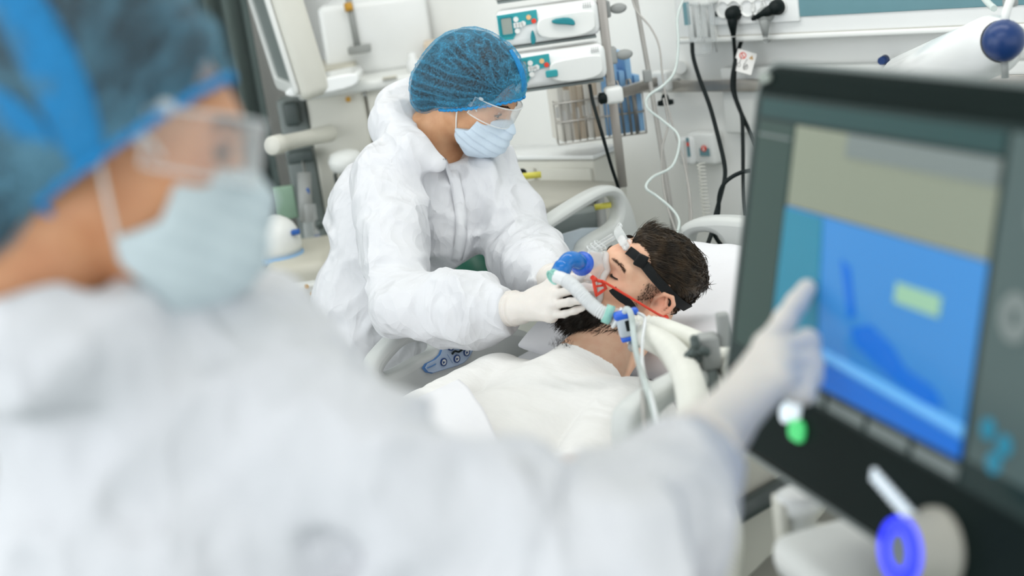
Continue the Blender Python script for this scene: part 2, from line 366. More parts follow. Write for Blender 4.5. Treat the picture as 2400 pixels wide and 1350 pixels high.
def relax(V, Q, it=1, lam=.5):
    e = np.vstack([Q[:, [0, 1]], Q[:, [1, 2]], Q[:, [2, 3]], Q[:, [3, 0]]])
    for _ in range(it):
        s = np.zeros_like(V); n = np.zeros(len(V)); np.add.at(s, e[:, 0], V[e[:, 1]]); np.add.at(n, e[:, 0], 1); np.add.at(s, e[:, 1], V[e[:, 0]]); np.add.at(n, e[:, 1], 1)
        V = V+lam*(s/np.maximum(n, 1)[:, None]-V)
    return V
def vnormals(V, Q):
    n = np.cross(V[Q[:, 2]]-V[Q[:, 0]], V[Q[:, 3]]-V[Q[:, 1]]); N = np.zeros_like(V)
    for k in range(4): np.add.at(N, Q[:, k], n)
    return N/(np.linalg.norm(N, axis=1)[:, None]+1e-12)
def grow(name, fn, lo, hi, h, m, parent, smooth_it=1, tint=None, **k):
    V, Q = snets(fn, lo, hi, h)
    if smooth_it: V = relax(V, Q, smooth_it)
    me = mesh_np(V, Q)
    if tint is not None:
        c = tint(V.astype(np.float32)); a = me.color_attributes.new('tint', 'FLOAT_COLOR', 'POINT'); a.data.foreach_set('color', np.hstack([c, np.ones((len(c), 1))]).astype(np.float32).ravel())
    return link(name, me, m, parent, **k)
def strands(root, nrm, direc, length, rad, bend=.5, seg=4, jit=.25, rng=RNG, grav=None):
    """many tapered three-sided hairs in one mesh"""
    n = len(root); d0 = direc+rng.normal(0, jit, (n, 3)); d0 /= np.linalg.norm(d0, axis=1)[:, None]
    L = np.broadcast_to(length, (n,))*rng.uniform(.7, 1.25, n); start = nrm*(1-bend)+d0*bend; start /= np.linalg.norm(start, axis=1)[:, None]
    P = [root-nrm*.001]; d = start
    for i in range(seg):
        d = d*.6+d0*.4+(0 if grav is None else grav); d = d/np.linalg.norm(d, axis=1)[:, None]; P.append(P[-1]+d*(L/seg)[:, None])
    u = np.cross(d0, rng.normal(0, 1, (n, 3))); u /= np.linalg.norm(u, axis=1)[:, None]+1e-9; w = np.cross(d0, u); V = []
    for i, p in enumerate(P):
        r = (rad if np.isscalar(rad) else rad[:, None])*(1-.85*(i/seg)**1.5)
        for j in range(3): a = 2*PI*j/3; V.append(p+r*(math.cos(a)*u+math.sin(a)*w))
    m = len(V); V = np.stack(V, 1); base = np.arange(n)[:, None]*m; F = []
    for i in range(seg):
        for j in range(3): F.append(base+np.array([i*3+j, i*3+(j+1) % 3, (i+1)*3+(j+1) % 3, (i+1)*3+j]))
    return V.reshape(-1, 3), np.stack(F, 1).reshape(-1, 4)
def sstep(a, b, x): t = np.clip((x-a)/(b-a), 0, 1); return t*t*(3-2*t)

# ------------------------------------------------------------------ the room
HEAD_Y, LEFT_X, CEIL = 2.98, -4.35, 2.76
def slab(name, lo, hi, m):
    c = [(a+b)/2 for a, b in zip(lo, hi)]; return MB().box(c, [b-a for a, b in zip(lo, hi)]).build(name, m, kind='structure')
slab('floor', (LEFT_X-.1, -3.4, -.06), (2.6, HEAD_Y+.1, 0), 'floor')
slab('ceiling', (LEFT_X-.1, -.7, CEIL), (2.6, HEAD_Y+.1, CEIL+.06), 'ceiling')
slab('wall_head', (LEFT_X-.1, HEAD_Y, 0), (2.6, HEAD_Y+.1, CEIL), 'wall')
slab('wall_left', (LEFT_X-.1, -3.4, 0), (LEFT_X, HEAD_Y, CEIL), 'wall')
slab('baseboard_head', (LEFT_X, HEAD_Y-.015, 0), (2.6, HEAD_Y, .1), 'warm_grey')
X3 = (1, 0, 0); Y3 = (0, 1, 0); Z3 = (0, 0, 1)
FR = [RIGHT, FWD, UPZ]                        # axes of furniture that stands square to the aisle
def wp(x, y, off=0.): return at_y(x, y, HEAD_Y-off)
def rails2(a, b): return (np.asarray(a)+b)/2

# bed-head supply unit on the wall: white trunking with a blue-grey glass strip
a = wp(1600, 90, .06); b = wp(2390, 62, .06)
x0, x1 = a[0], b[0]+.25; zt = wp(1850, 68)[2]
t = thing('supply_trunking', ((x0+x1)/2, HEAD_Y, zt-.1), 'long white bed-head supply unit on the wall above the screen', 'wall panel')
zc = (wp(2000, 42, .07)[2]); MB().box(((x0+x1)/2, HEAD_Y-.043, zc+.12), (x1-x0, .076, .30), bev=.006).build('body', 'white_gloss', t)
xs = wp(1850, 30, .085)[0]; MB().box(((xs+x1)/2, HEAD_Y-.082, wp(1860, 40, .085)[2]+.10), (x1-xs, .006, .20), bev=.002).build('glass_strip', 'teal_strip', t, label='blue-grey glossy strip')
MB().box(((x0+x1)/2, HEAD_Y-.0815, wp(2000, 72, .08)[2]), (x1-x0, .004, .0025)).build('groove', 'warm_grey', t)
MB().box(((x0+x1)/2, HEAD_Y-.048, zc-.035), (x1-x0, .084, .014), bev=.005).build('lower_lip', 'white', t)
z2 = wp(2000, 130)[2]; MB().box(((xs+x1)/2-.1, HEAD_Y-.025, z2-.10), (x1-xs+.3, .04, .17), bev=.008).build('lower_cover', 'white', t)
kk = wp(2075, 140, .04); MB().cyl(kk, kk-np.array((0, .02, 0)), .012, .009, 14).build('screw_cap', 'deep_blue', t)
# socket strip
sp = thing('socket_strip', wp(1730, 45, .085), 'white strip of round wall sockets with two plugs in it', 'sockets')
sx = [wp(x, y, .09) for x, y in ((1698, 22), (1725, 30), (1754, 15), (1780, 10), (1803, 20), (1828, 15))]
MB().box((sx[0]+sx[-1])/2+np.array((0, .004, .004)), (abs(sx[-1][0]-sx[0][0])+.10, .012, .085), bev=.004).build('plate', 'white_gloss', sp)
for i, s in enumerate(sx):
    s = np.array((s[0], HEAD_Y-.094, sx[0][2])); MB().lathe(s, (0, 1, 0), [(0, .0215), (-.003, .0215), (-.003, .0185), (.006, .0175), (.006, 0)], 24).build('socket', 'white', sp)
q = wp(1679, 33, .094); MB().box(q, (.006, .004, .012)).build('switch', 'black', sp)
# plugs and cables
def plug(p, down, m):
    mb = MB(); p = np.asarray(p); d = unit(down); mb.lathe(p+np.array((0, .006, 0)), (0, -1, 0), [(0, .019), (.012, .0195), (.026, .017), (.034, .010), (.036, 0)], 18)
    b0 = p+np.array((0, -.014, 0)); mb.tube([b0, b0+d*.022, b0+d*.05], [.014, .012, .0065], 12)
    for k in range(5): mb.torus(b0+d*(.034+.006*k), d, .0062-.0004*k, .0018, 14, 6)
    return mb, b0+d*.062
pm, e = plug((sx[1][0], HEAD_Y-.094, sx[1][2]), (0, -.02, -1), 'black')
c = pm.mesh('p'); cab = MB().tube(curve3([e, at(1723, 140, 3.52), at(1722, 215, 3.5), at(1738, 270, 3.46), at(1741, 330, 3.44), at(1744, 470, 3.40), at(1760, 560, 3.4)], 60), .0048, 8)
t = thing('power_cable', (e[0], e[1], e[2]), 'black power cable plugged in left of its neighbour, hanging straight down', 'cable'); link('plug', c, 'black', t); cab.build('cord', 'black', t)
pm, e = plug((sx[5][0], HEAD_Y-.094, sx[5][2]), (-.9, -.25, -.35), 'black'); t = thing('power_cable', (e[0], e[1], e[2]), 'black power cable curving from the right socket, carrying a warning tag', 'cable')
link('plug', pm.mesh('p'), 'black', t); MB().tube(curve3([e, at(1775, 32, 3.55), at(1748, 70, 3.54), at(1733, 110, 3.52), at(1722, 150, 3.50), at(1716, 200, 3.50), at(1727, 240, 3.49), at(1744, 280, 3.47), at(1758, 310, 3.45), at(1800, 400, 3.42)], 80), .0052, 8).build('cord', 'black', t)
# tag: folded white card with a red prohibition sign, a yellow warning triangle and a plug drawing
tt = 3.50; o = at(1745, 145, tt); ux = unit(at(1775, 125, tt)-at(1729, 112, tt)); uy = unit(at(1729, 112, tt)-at(1715, 163, tt)); s1 = tt/FPX
tg = link('tag', plate([rrect(46*s1, 52*s1, 2*s1)], o, ux, uy, .001), 'paper', t, label='white warning tag')
nz = np.cross(ux, uy); nz = nz*(1 if nz@(_C-o) > 0 else -1)
def tp(u, v, k=.0012): return o+ux*u*s1+uy*v*s1+nz*k
ms = [plate([circ(8*s1), circ(6*s1)], tp(-8, 13), ux, uy, .0006), plate([rrect(15*s1, 2*s1, .5*s1)], tp(-8, 13), unit(ux-uy), unit(ux+uy), .0006)]
join_meshes(ms).build('prohibition_sign', 'red', tg); link('warning_sign', plate([[(-5*s1, -4*s1), (5*s1, -4*s1), (0, 5*s1)], [(-1*s1, -2*s1), (0, 2.5*s1), (1*s1, -2*s1)][::-1]], tp(13, 14), ux, uy, .0006), 'amber', tg)
mb = MB(); th = lambda L: mb.tube([tp(*q, .0014) for q in L], .45*s1, 5)
th([(-10, 12), (-11, -6)]); th([(-15, -8), (-11, -6), (-7, -10), (-9, -15), (-14, -14), (-15, -8)]); th([(4, 8), (0, -8)]); th([(2, -18), (0, -8), (6, -4), (11, -9), (8, -16), (2, -18)]); th([(-1, -14), (9, -6)])
th([(4, -16), (7, -6)]); mb.build('plug_drawing', 'black', tg)
pm, e = plug((sx[4][0]-.004, HEAD_Y-.094, sx[4][2]-.012), (0, -.05, -1), 'grey'); t = thing('power_cable', (e[0], e[1], e[2]), 'grey power cable hanging behind the tagged black one', 'cable')
link('plug', pm.mesh('p'), 'grey', t); MB().tube(curve3([e, at(1801, 100, 3.58), at(1800, 160, 3.56), at(1799, 260, 3.54), at(1800, 420, 3.5)], 40), .0055, 8).build('cord', 'grey', t)
tag(MB().tube(curve3([at(1622, 100, 3.52), at(1625, 135, 3.5), at(1640, 185, 3.47), at(1664, 250, 3.43), at(1683, 320, 3.38), at(1697, 380, 3.33), at(1699, 415, 3.3), at(1690, 455, 3.26), at(1678, 500, 3.22), at(1668, 545, 3.19), at(1656, 585, 3.17), at(1652, 640, 3.15), at(1655, 700, 3.14)], 120), .0052, 8).build('monitor_cable', 'black'), 'long black cable falling in a curve behind the headboard', 'cable')
tag(MB().tube(curve3([at(1760, 400, 3.22), at(1738, 404, 3.22), at(1715, 415, 3.22), at(1696, 432, 3.22), at(1686, 458, 3.225), at(1683, 500, 3.23), at(1673, 540, 3.235), at(1680, 560, 3.24), at(1694, 578, 3.25)], 90), .0050, 8).build('monitor_cable', 'black'), 'black cable running in from the screen and twisting round another', 'cable')
# steel equipment rail, with clamps
za = wp(1570, 203, .06); zb = wp(1762, 222, .06)
t = thing('wall_rail', ((za[0]+zb[0])/2, HEAD_Y, za[2]), 'horizontal steel equipment rail on the wall', 'rail')
MB().box((-1.75, HEAD_Y-.055, za[2]), (1.42, .010, .030), bev=.002).build('bar', 'steel', t)
for xx in (-2.35, -1.75, -1.15): MB().cyl((xx, HEAD_Y, za[2]), (xx, HEAD_Y-.052, za[2]), .012, n=14).build('standoff', 'grey', t)
c = wp(1552, 190, .07); t = thing('rail_clamp', c, 'white rail clamp with a black star knob below it', 'clamp')
MB().box(c, (.05, .035, .055), bev=.008).build('block', 'white', t); d = at(1559, 232, 3.55); mb = MB().lathe(d+np.array((0, 0, .012)), (0, 0, -1), [(0, .006), (.006, .009), (.014, .010), (.016, .020), (.026, .021), (.028, 0)], 18); mb.build('knob', 'black', t)
MB().cyl(c-np.array((0, 0, .02)), d, .005, n=8).build('stem', 'steel', t)
# oxygen flow meter with clear body
c = at(1640, 15, 3.6); t = thing('oxygen_flowmeter', c, 'clear plastic flowmeter hanging left of the sockets', 'flowmeter')
MB().box(at(1642, -12, 3.5), (.075, .05, .05), bev=.008).build('head', 'white', t)
for xx, lab in ((1622, 'tube'), (1655, 'tube')):
    a = at(xx, 6, 3.48); MB().cyl(a, a-np.array((0, 0, .095)), .016, n=18).build(lab, 'clear_part', t)
    MB().cyl(a-np.array((0, 0, .01)), a-np.array((0, 0, .085)), .0035, n=8).build('float_rod', 'grey', t)
MB().box(at(1609, 32, 3.49), (.012, .01, .055)).build('scale_label', 'teal_strip', t); MB().box(at(1645, 40, 3.55), (.085, .012, .12), bev=.005).build('back_plate', 'white', t)
a = at(1642, 108, 3.55); MB().box(a, (.05, .04, .045), bev=.01).build('humidifier_cap', 'clear_part', t); MB().tube([at(1670, 82, 3.54), at(1678, 110, 3.54), at(1680, 122, 3.54)], .002, 6).build('hook', 'grey', t)
# nurse-call handset and holder
c = wp(1645, 345, .03); t = thing('call_station', c, 'white wall call station with a red symbol on blue', 'call button')
MB().box(c+np.array((.012, -.0, 0)), (.085, .045, .085), bev=.010).build('holder', 'white', t); MB().box(c+np.array((-.028, -.025, -.004)), (.045, .035, .075), bev=.012).build('handset', 'white_gloss', t)
f = wp(1651, 353, .056); MB().box(f-np.array((0, 0, .004)), (.030, .002, .020)).build('label_panel', 'teal_strip', t); l = f+np.array((0, -.002, .006)); g = link('symbol', plate([circ(.0085)], l, X3, Z3, .001), 'red', t); link('figure', join_meshes([plate([circ(.002, (0, .0035))], l-np.array((0, .001, 0)), X3, Z3, .001), plate([[(-.0035, -.005), (.0035, -.005), (0, .002)]], l-np.array((0, .001, 0)), X3, Z3, .001)]).mesh(), 'paper', g)
f = wp(1613, 345, .072); MB().box(f, (.008, .003, .05)).build('side_label', 'teal_strip', t); MB().box(f+np.array((.001, -.002, .008)), (.007, .002, .010)).build('side_symbol', 'red', t)
s = [at(1643, 382, 3.5)+np.array((.010*math.cos(k*1.25), .010*math.sin(k*1.25), -.0018*k)) for k in range(100)]; tag(MB().tube(s, .0017, 5).build('coiled_cord', 'hose_cream'), 'pale coiled cord hanging below the call station', 'cord')
MB().cyl(wp(1594, 158, 0), wp(1594, 158, .02), .017, n=20).build('wall_outlet', 'white', label='small round white outlet on the wall beside the flowmeter tubes', cat='outlet')
# swivel lamp: white tubular arm with a blue end disc, over the screen
c = at(2352, 95, 2.3); b = at(2170, 175, 2.75); t = thing('examination_lamp', b, 'white tubular lamp arm ending in a dark blue ball', 'lamp')
ax = unit(c-b); MB().lathe(b-ax*.15, c-b, [(0, .05), (.02, .058), (np.linalg.norm(c-b)+.10, .050), (np.linalg.norm(c-b)+.14, .035)], 28).build('arm', 'white_gloss', t)
MB().ball(c, .034, 24).build('end_ball', 'deep_blue', t, label='dark blue ball')
MB().tube([c+np.array((0, 0, .02)), at(2358, 30, 2.3), at(2368, 0, 2.3), at(2375, -40, 2.32)], .007, 10).build('hanger', 'white', t); MB().box(at(2368, 2, 2.31), (.02, .02, .02), bev=.004).build('joint', 'grey', t); MB().cyl(c-np.array((0, 0, .03)), c-np.array((0, 0, .06)), .006, n=10).build('tip', 'grey', t)
tag(MB().tube(curve3([at(2330, 20, 2.5), at(2310, 0, 2.55), at(2290, -30, 2.6), at(2270, -90, 2.65)], 16), .006, 8).build('lamp_tube', 'tube_clear'), 'clear tube looping above the blue lamp ball', 'tube')

# ------------------------------------------------------------------ infusion pole with pumps
PT = 3.42
ptop = at(1398, -60, PT); pbot = at(1465, 450, PT); px_, py_ = (ptop+pbot)[:2]/2
t = thing('infusion_pole', (px_, py_, pbot[2]), 'square steel pole carrying stacked infusion pumps', 'pole')
MB().box((px_, py_, (ptop[2]+pbot[2])/2+.15), (.021, .021, ptop[2]-pbot[2]+.3), FR, .002).build('post', 'steel', t)
rz = at(1500, 210, PT)[2]; ra_ = at(1440, 222, PT); rb_ = at(1535, 192, PT+.2); MB().box((ra_+rb_)/2, (np.linalg.norm(rb_-ra_), .018, .026), [unit(rb_-ra_), unit(np.cross(UPZ, rb_-ra_)), UPZ], .003).build('cross_bar', 'steel', t)
c = at(1438, 222, PT-.02); MB().box(c, (.044, .045, .040), FR, .009).build('clamp_block', 'white', t, label='white plastic clamp block')
k = at(1408, 231, PT-.03); MB().lathe(k+RIGHT*.03, -RIGHT, [(0, .006), (.014, .007), (.016, .013), (.032, .014), (.036, .008), (.037, 0)], 18).build('clamp_knob', 'black', t)
for yy in (22, 130):       # paddle clamps right of the pumps
    c = at(1412+yy*.14, yy, PT-.01); cl = MB().box(c, (.030, .035, .040), FR, .005).build('clamp', 'grey', t); e = at(1450+yy*.13, yy-3, PT-.02)
    mb = MB().tube([c, (c+e)/2], .006, 8); mb.ball(e-RIGHT*.004, (.021, .008, .0125), 16, FR); mb.build('paddle', 'grey', cl)
def pump(name, x0, y0, x1, y1, label, lever):
    """syringe pump seen square-on: pixel box of its front"""
    T = PT-.06; c = at((x0+x1)/2, (y0+y1)/2, T+.05); w = (x1-x0)*T/FPX*1.01; h = (y1-y0)*T/FPX*.86
    t = thing(name, c-UPZ*h/2, label, 'infusion pump', 'infusion pumps on the pole')
    MB().box(c, (w, .11, h), FR, .018).build('body', 'white_gloss', t)
    f = c-FWD*.056; P = lambda u, v, k=0.: f+RIGHT*u*w+UPZ*v*h-FWD*k
    link('keypad', plate([[(-.49*w, -.34*h), (-.49*w, .36*h), (-.10*w, .38*h), (-.10*w, .02*h), (-.28*w, -.02*h), (-.36*w, -.34*h)]], P(0, .05, .001), RIGHT, UPZ, .003), 'teal', t, label='teal keypad')
    link('display', plate([rrect(.10*w, .44*h, .003)], P(-.405, .09, .0035), RIGHT, UPZ, .002), 'lcd_grey', t); link('display_frame', plate([rrect(.13*w, .52*h, .004), rrect(.10*w, .44*h, .003)], P(-.405, .09, .004), RIGHT, UPZ, .003), 'teal_dark', t)
    for u, v in ((-.31, .24), (-.33, .08), (-.30, .08), (-.27, .08), (-.31, -.08), (-.245, .10)): link('button', plate([circ(.0062)], P(u, v, .004), RIGHT, UPZ, .002), 'white', t)
    for u, v, m in ((-.185, .25, 'peach'), (-.14, .13, 'red')): link('indicator', plate([circ(.0058)], P(u, v, .004), RIGHT, UPZ, .002), m, t)
    link('cover', plate([chaikin([(-.12*w, -.42*h), (-.12*w, .10*h), (-.05*w, .22*h), (.42*w, .26*h), (.46*w, .1*h), (.44*w, -.46*h)], 2)], P(0, 0, .006), RIGHT, UPZ, .014, .004), 'white', t)
    if lever:
        link('lever', plate([chaikin([(-.10*w, .14*h), (.05*w, .15*h), (.115*w, .05*h), (.12*w, -.12*h), (.05*w, -.06*h), (-.10*w, .02*h)], 1)], P(.13, -.02, .020), RIGHT, UPZ, .012, .003), 'teal_dark', t, label='teal release lever')
        link('grip', plate([chaikin([(-.03*w, -.26*h), (-.03*w, .0*h), (0, .2*h), (.02*w, 0), (.02*w, -.2*h)], 2)], P(-.165, -.26, .012), RIGHT, UPZ, .012, .003), 'teal_dark', t, label='teal drop-shaped grip')
    else: link('lever', plate([rrect(.13*w, .20*h, .004)], P(-.10, -.12, .015), RIGHT, UPZ, .006, .002), 'teal', t, label='square teal latch')
    mb = MB()
    for u in range(4):
        for v in range(3): mb.box(P(.355+.022*u, .30+.055*v, .001), (.010*w, .002, .028*h), FR)
    mb.build('speaker_grille', 'grey', t); MB().box(c+UPZ*(h/2-.002)-FWD*.03+RIGHT*.2*w, (.45*w, .012, .006), FR, .002).build('handle_bar', 'steel', t)
    MB().box(c-UPZ*(h/2+.004), (w*.9, .09, .006), FR).build('foot_strip', 'mid_grey', t)
pump('infusion_pump', 1163, 2, 1402, 100, 'infusion pump with a big white door and teal lever, second from top of its stack', True)
pump('infusion_pump', 1200, 104, 1418, 200, 'infusion pump with a square teal latch, lowest of the stack behind the nurse cap', False)
pump('infusion_pump', 1145, -104, 1390, -8, 'infusion pump cut off by the top of the frame, topmost of its stack', True)
tag(MB().tube(curve3([at(1382, 198, 3.34), at(1390, 240, 3.33), at(1410, 310, 3.3), at(1433, 390, 3.34), at(1449, 440, 3.40), at(1460, 500, 3.42)], 40), .0042, 8).build('pump_cable', 'black'), 'thin black cable hanging from the pumps in front of the basket', 'cable')
# wire basket with folders
BT = 3.62; bl = at(1296, 245, BT); br = at(1502, 230, BT); bc = (bl+br)/2; bw = np.linalg.norm(br-bl); t0_ = bc[2]; tb_ = at(1400, 322, BT)[2]
t = thing('wire_basket', (bc[0], bc[1], tb_), 'hanging wire basket full of folders beneath the pumps', 'basket'); ex = unit((br-bl)*(1, 1, 0)); ey = np.cross(UPZ, ex); dp = .11
bc2 = np.array((bc[0], bc[1], 0))
def bp(u, v, z): return bc2+ex*u*bw+ey*v*dp+UPZ*z
for z in (tb_, tb_+.055, t0_+.015): MB().tube([bp(-.5, -.5, z), bp(.5, -.5, z), bp(.5, .5, z), bp(-.5, .5, z)], .0022, 6, closed=True).build('wire_ring', 'steel', t)
for i in range(13):
    u = -.5+i/12; MB().tube([bp(u, .5, t0_+.015), bp(u, .5, tb_), bp(u, -.5, tb_), bp(u, -.5, t0_+.015)], .0016, 5).build('wire', 'steel', t)
for u in (.22, .36): MB().tube([bp(u-.03, -.52, tb_), bp(u-.03, -.52, t0_+.03), bp(u-.015, -.52, t0_+.052), bp(u+.015, -.52, t0_+.052), bp(u+.03, -.52, t0_+.03), bp(u+.03, -.52, tb_)], .0030, 6).build('hook_wire', 'steel', t)
fol = [(-.46, .10, 'folder_white'), (-.385, .085, 'folder_white'), (-.31, .11, 'folder_tan'), (-.24, .09, 'folder_tan'), (-.165, .095, 'folder_white'), (-.09, .10, 'folder_tan'), (-.02, .12, 'folder_white'), (.05, .13, 'folder_blue'), (.105, .115, 'folder_vivid'), (.165, .13, 'folder_blue'), (.25, .105, 'folder_blue'), (.33, .135, 'folder_blue'), (.41, .095, 'folder_blue')]
fl = ['cream folder at the left end of the wire basket', 'cream folder second from the left end of the basket', 'tan folder third from the left in the basket', 'tan folder right of the first tan one in the basket', 'cream folder standing between tan folders in the basket', 'tan folder left of the last cream one in the basket', 'cream folder beside the first blue folder in the basket', 'pale blue folder leftmost of the blue ones in the basket', 'vivid blue folder standing in the middle of the basket', 'pale blue folder right of the vivid blue one', 'pale blue folder just left of the pole', 'tall pale blue folder rising highest behind the pole', 'pale blue folder at the right end of the basket']
for (u, h, m), lb in zip(fol, fl):
    w_ = RNG.uniform(.010, .015); mb = MB().box(bp(u, .0, tb_+.004+h*.75), (w_*1.25, dp*.86, h*1.5), [unit(ex+ey*.25), unit(ey-ex*.25), unit(UPZ)], .002)
    o = mb.build('folder', m, label=lb, cat='folder', group='folders in the wire basket'); MB().box(bp(u, -.40, tb_+h*.8), (w_*.9, .003, .028), [unit(ex+ey*.25), unit(ey-ex*.25), UPZ]).build('spine_label', 'paper', o)
# thin pole and drip lines
t = thing('drip_stand', at(1530, 420, 3.45), 'thin grey drip stand pole right of the pumps', 'pole'); MB().tube([at(1478, -60, 3.45), at(1490, 0, 3.45), at(1517, 150, 3.45), at(1540, 290, 3.45), at(1566, 450, 3.45), at(1592, 620, 3.45)], .0062, 10).build('post', 'tube_grey', t)
MB().box(at(1517, 178, 3.45), (.02, .02, .03), FR, .003).build('joint', 'grey', t)
def line(name, pts, r, m, label, cat='tube'): return tag(MB().tube(curve3([at(*p) for p in pts], 90), r, 8).build(name, m), label, cat)
line('drip_line', [(1476, -20, 3.4), (1492, 25, 3.38), (1525, 65, 3.36), (1545, 110, 3.35), (1553, 180, 3.34), (1570, 270, 3.34), (1600, 370, 3.34), (1618, 470, 3.3), (1620, 560, 3.26), (1608, 596, 3.2)], .0026, 'tube_grey', 'grey drip line arching right from the top of the thin pole')
line('drip_line', [(1605, -10, 3.3), (1588, 40, 3.3), (1590, 100, 3.3), (1582, 165, 3.3), (1555, 200, 3.28), (1520, 225, 3.28), (1517, 252, 3.28), (1550, 280, 3.28), (1585, 310, 3.27), (1592, 340, 3.26), (1575, 390, 3.25), (1530, 415, 3.22), (1514, 440, 3.2), (1540, 460, 3.2), (1575, 490, 3.18), (1592, 520, 3.16), (1583, 560, 3.1)], .0033, 'tube_clear', 'clear drip tube winding down in an S curve left of the call station')
line('drip_line', [(1555, 230, 3.4), (1565, 290, 3.4), (1552, 350, 3.38), (1553, 420, 3.36), (1563, 480, 3.3), (1585, 545, 3.25)], .0026, 'tube_grey', 'grey drip line hanging straight from the rail clamp')
line('drip_line', [(1604, 330, 3.5), (1612, 440, 3.45), (1618, 560, 3.3), (1612, 600, 3.2)], .0022, 'tube_grey', 'thin pale drip line beside the coiled cord')
line('drip_line', [(1640, 640, 2.98), (1660, 612, 3.0), (1690, 612, 3.0), (1720, 640, 3.0)], .0025, 'tube_clear', 'thin clear line arching over the pillow behind the head')

# ------------------------------------------------------------------ left background: anaesthesia workstation, monitor, cabinets
GT = 4.15
def fbox(mb, x0, y0, x1, y1, t, dep, bev=.006, ybot=None):
    """box whose front is square to the aisle and spans the photo box at depth t; ybot: floor height instead"""
    a = at(x0, y0, t); b = at(x1, (y0 if ybot is not None else y1), t); w = (b-a)@RIGHT; zt = max(a[2], b[2]); zb = ybot if ybot is not None else at((x0+x1)/2, y1, t)[2]
    zt = at((x0+x1)/2, y0, t)[2]; c = at((x0+x1)/2, y0, t); c = np.array((c[0], c[1], (zt+zb)/2))+FWD*dep/2
    return mb.box(c, (abs(w), dep, zt-zb), FR, bev)
a = at(850, 560, GT); t = thing('anaesthesia_machine', (a[0], a[1], 0), 'large cream workstation cabinet standing behind the bending nurse', 'machine')
fbox(MB(), 712, 210, 850, 0, GT, .55, .012, .12).build('left_cabinet', 'cream', t); fbox(MB(), 853, 196, 1060, 0, GT+.01, .55, .012, .12).build('right_cabinet', 'cream', t)
fbox(MB(), 690, 186, 1070, 214, GT-.02, .60, .012).build('worktop', 'white', t); fbox(MB(), 725, 0, 1010, 180, GT+.12, .40, .02).build('upper_unit', 'white_gloss', t)
fbox(MB(), 728, 158, 830, 172, GT+.05, .3, .004).build('niche', 'beige', t); fbox(MB(), 812, 108, 868, 127, GT+.08, .05, .004).build('ledge', 'grey', t)
p0, p1 = at(812, -30, GT+.1), at(838, 110, GT+.1); MB().tube([p0, p1], .010, 10).build('gauge_tube', 'grey', t); MB().cyl(at(815, 8, GT+.09), at(819, 26, GT+.09), .013, n=12).build('gauge_cap', 'amber', t)
link('shelf', plate([chaikin([(-.10, -.02), (-.10, .015), (.09, .03), (.11, .02), (.10, -.015)], 2)], at(760, 196, GT-.12), RIGHT, UPZ, .20, .006), 'white_gloss', t, label='white pull-out shelf')
MB().cyl(at(816, 233, GT-.002), at(816, 233, GT-.012), .008, n=14).build('knob', 'amber', t, label='small amber knob'); MB().cyl(at(855, 222, GT), at(855, 222, GT-.01), .005, n=12).build('lock', 'grey', t); fbox(MB(), 895, 180, 930, 186, GT-.03, .02, .002).build('pull', 'beige', t)
tag(fbox(MB(), 985, 96, 1045, 176, GT+.08, .07, .008).build('carton', 'folder_tan'), 'tan carton standing on the workstation behind the blue cap', 'box'); c = at(972, 176, GT+.04); tag(MB().lathe(c, UPZ, [(0, 0), (0, .018), (.04, .02), (.05, .012), (.065, .012), (.067, 0)], 18).build('bottle', 'white_gloss'), 'small white bottle standing beside the tan carton', 'bottle')
for x in (706, 1050):
    for k in (0., .45):
        c = at(x, 700, GT); MB().cyl((c[0]+FWD[0]*k-.02, c[1]+FWD[1]*k, .06), (c[0]+FWD[0]*k+.02, c[1]+FWD[1]*k, .06), .06, n=18).build('caster', 'dark_grey', t)
c = at(810, 378, GT-.09); MB().lathe(c-UPZ*.03, UPZ, [(0, .03), (.01, .046), (.035, .05), (.055, .040), (.062, .02), (.064, 0)], 24).build('absorber_dome', 'white', t)
for x in (784, 800, 816, 830): fbox(MB(), x-5, 408, x+4, 436, GT-.06, .05, .002).build('slot', 'dark_grey', t)
a_, b_ = at(636, 342, GT-.35), at(772, 312, GT-.02); MB().lathe(a_, b_-a_, [(0, 0), (0, .022), (.004, .026), (.05, .027), (.055, .023), (.2, .022), (np.linalg.norm(b_-a_), .026)], 20).build('swivel_arm', 'cream', t, label='cream swivel arm with a wider end')
# patient monitor tilted on the workstation
o = at(655, 95, GT-.15); uy = unit(at(590, -30, GT-.25)-at(665, 205, GT-.15)); ux = unit(RIGHT*.36-FWD*.93); ux = unit(ux-uy*(ux@uy)); nz = np.cross(ux, uy); nz = nz if nz@(_C-o) > 0 else -nz
t = thing('patient_monitor', o-UPZ*.15, 'white tilted monitor standing left on the workstation', 'monitor'); s = (GT-.15)/FPX
link('housing', plate([rrect(.26, .36, .03)], o+uy*.02-nz*.024+ux*.024, ux, uy, .085, .02), 'cream', t); link('bezel', plate([rrect(.215, .33, .02), rrect(.17, .26, .008)], o+uy*.025+ux*.028+nz*.027, ux, uy, .014, .004), 'white', t); link('screen', plate([rrect(.175, .265, .006)], o+uy*.025+ux*.028+nz*.022, ux, uy, .004), 'mid_grey', t)
MB().cyl(at(690, 150, GT-.02), at(715, 205, GT-.02), .03, n=16).build('neck', 'cream', t); MB().tube([at(688, 25, GT-.06), at(694, 40, GT-.08), at(697, 62, GT-.08), at(692, 75, GT-.06)], .006, 8).build('side_handle', 'beige', t)
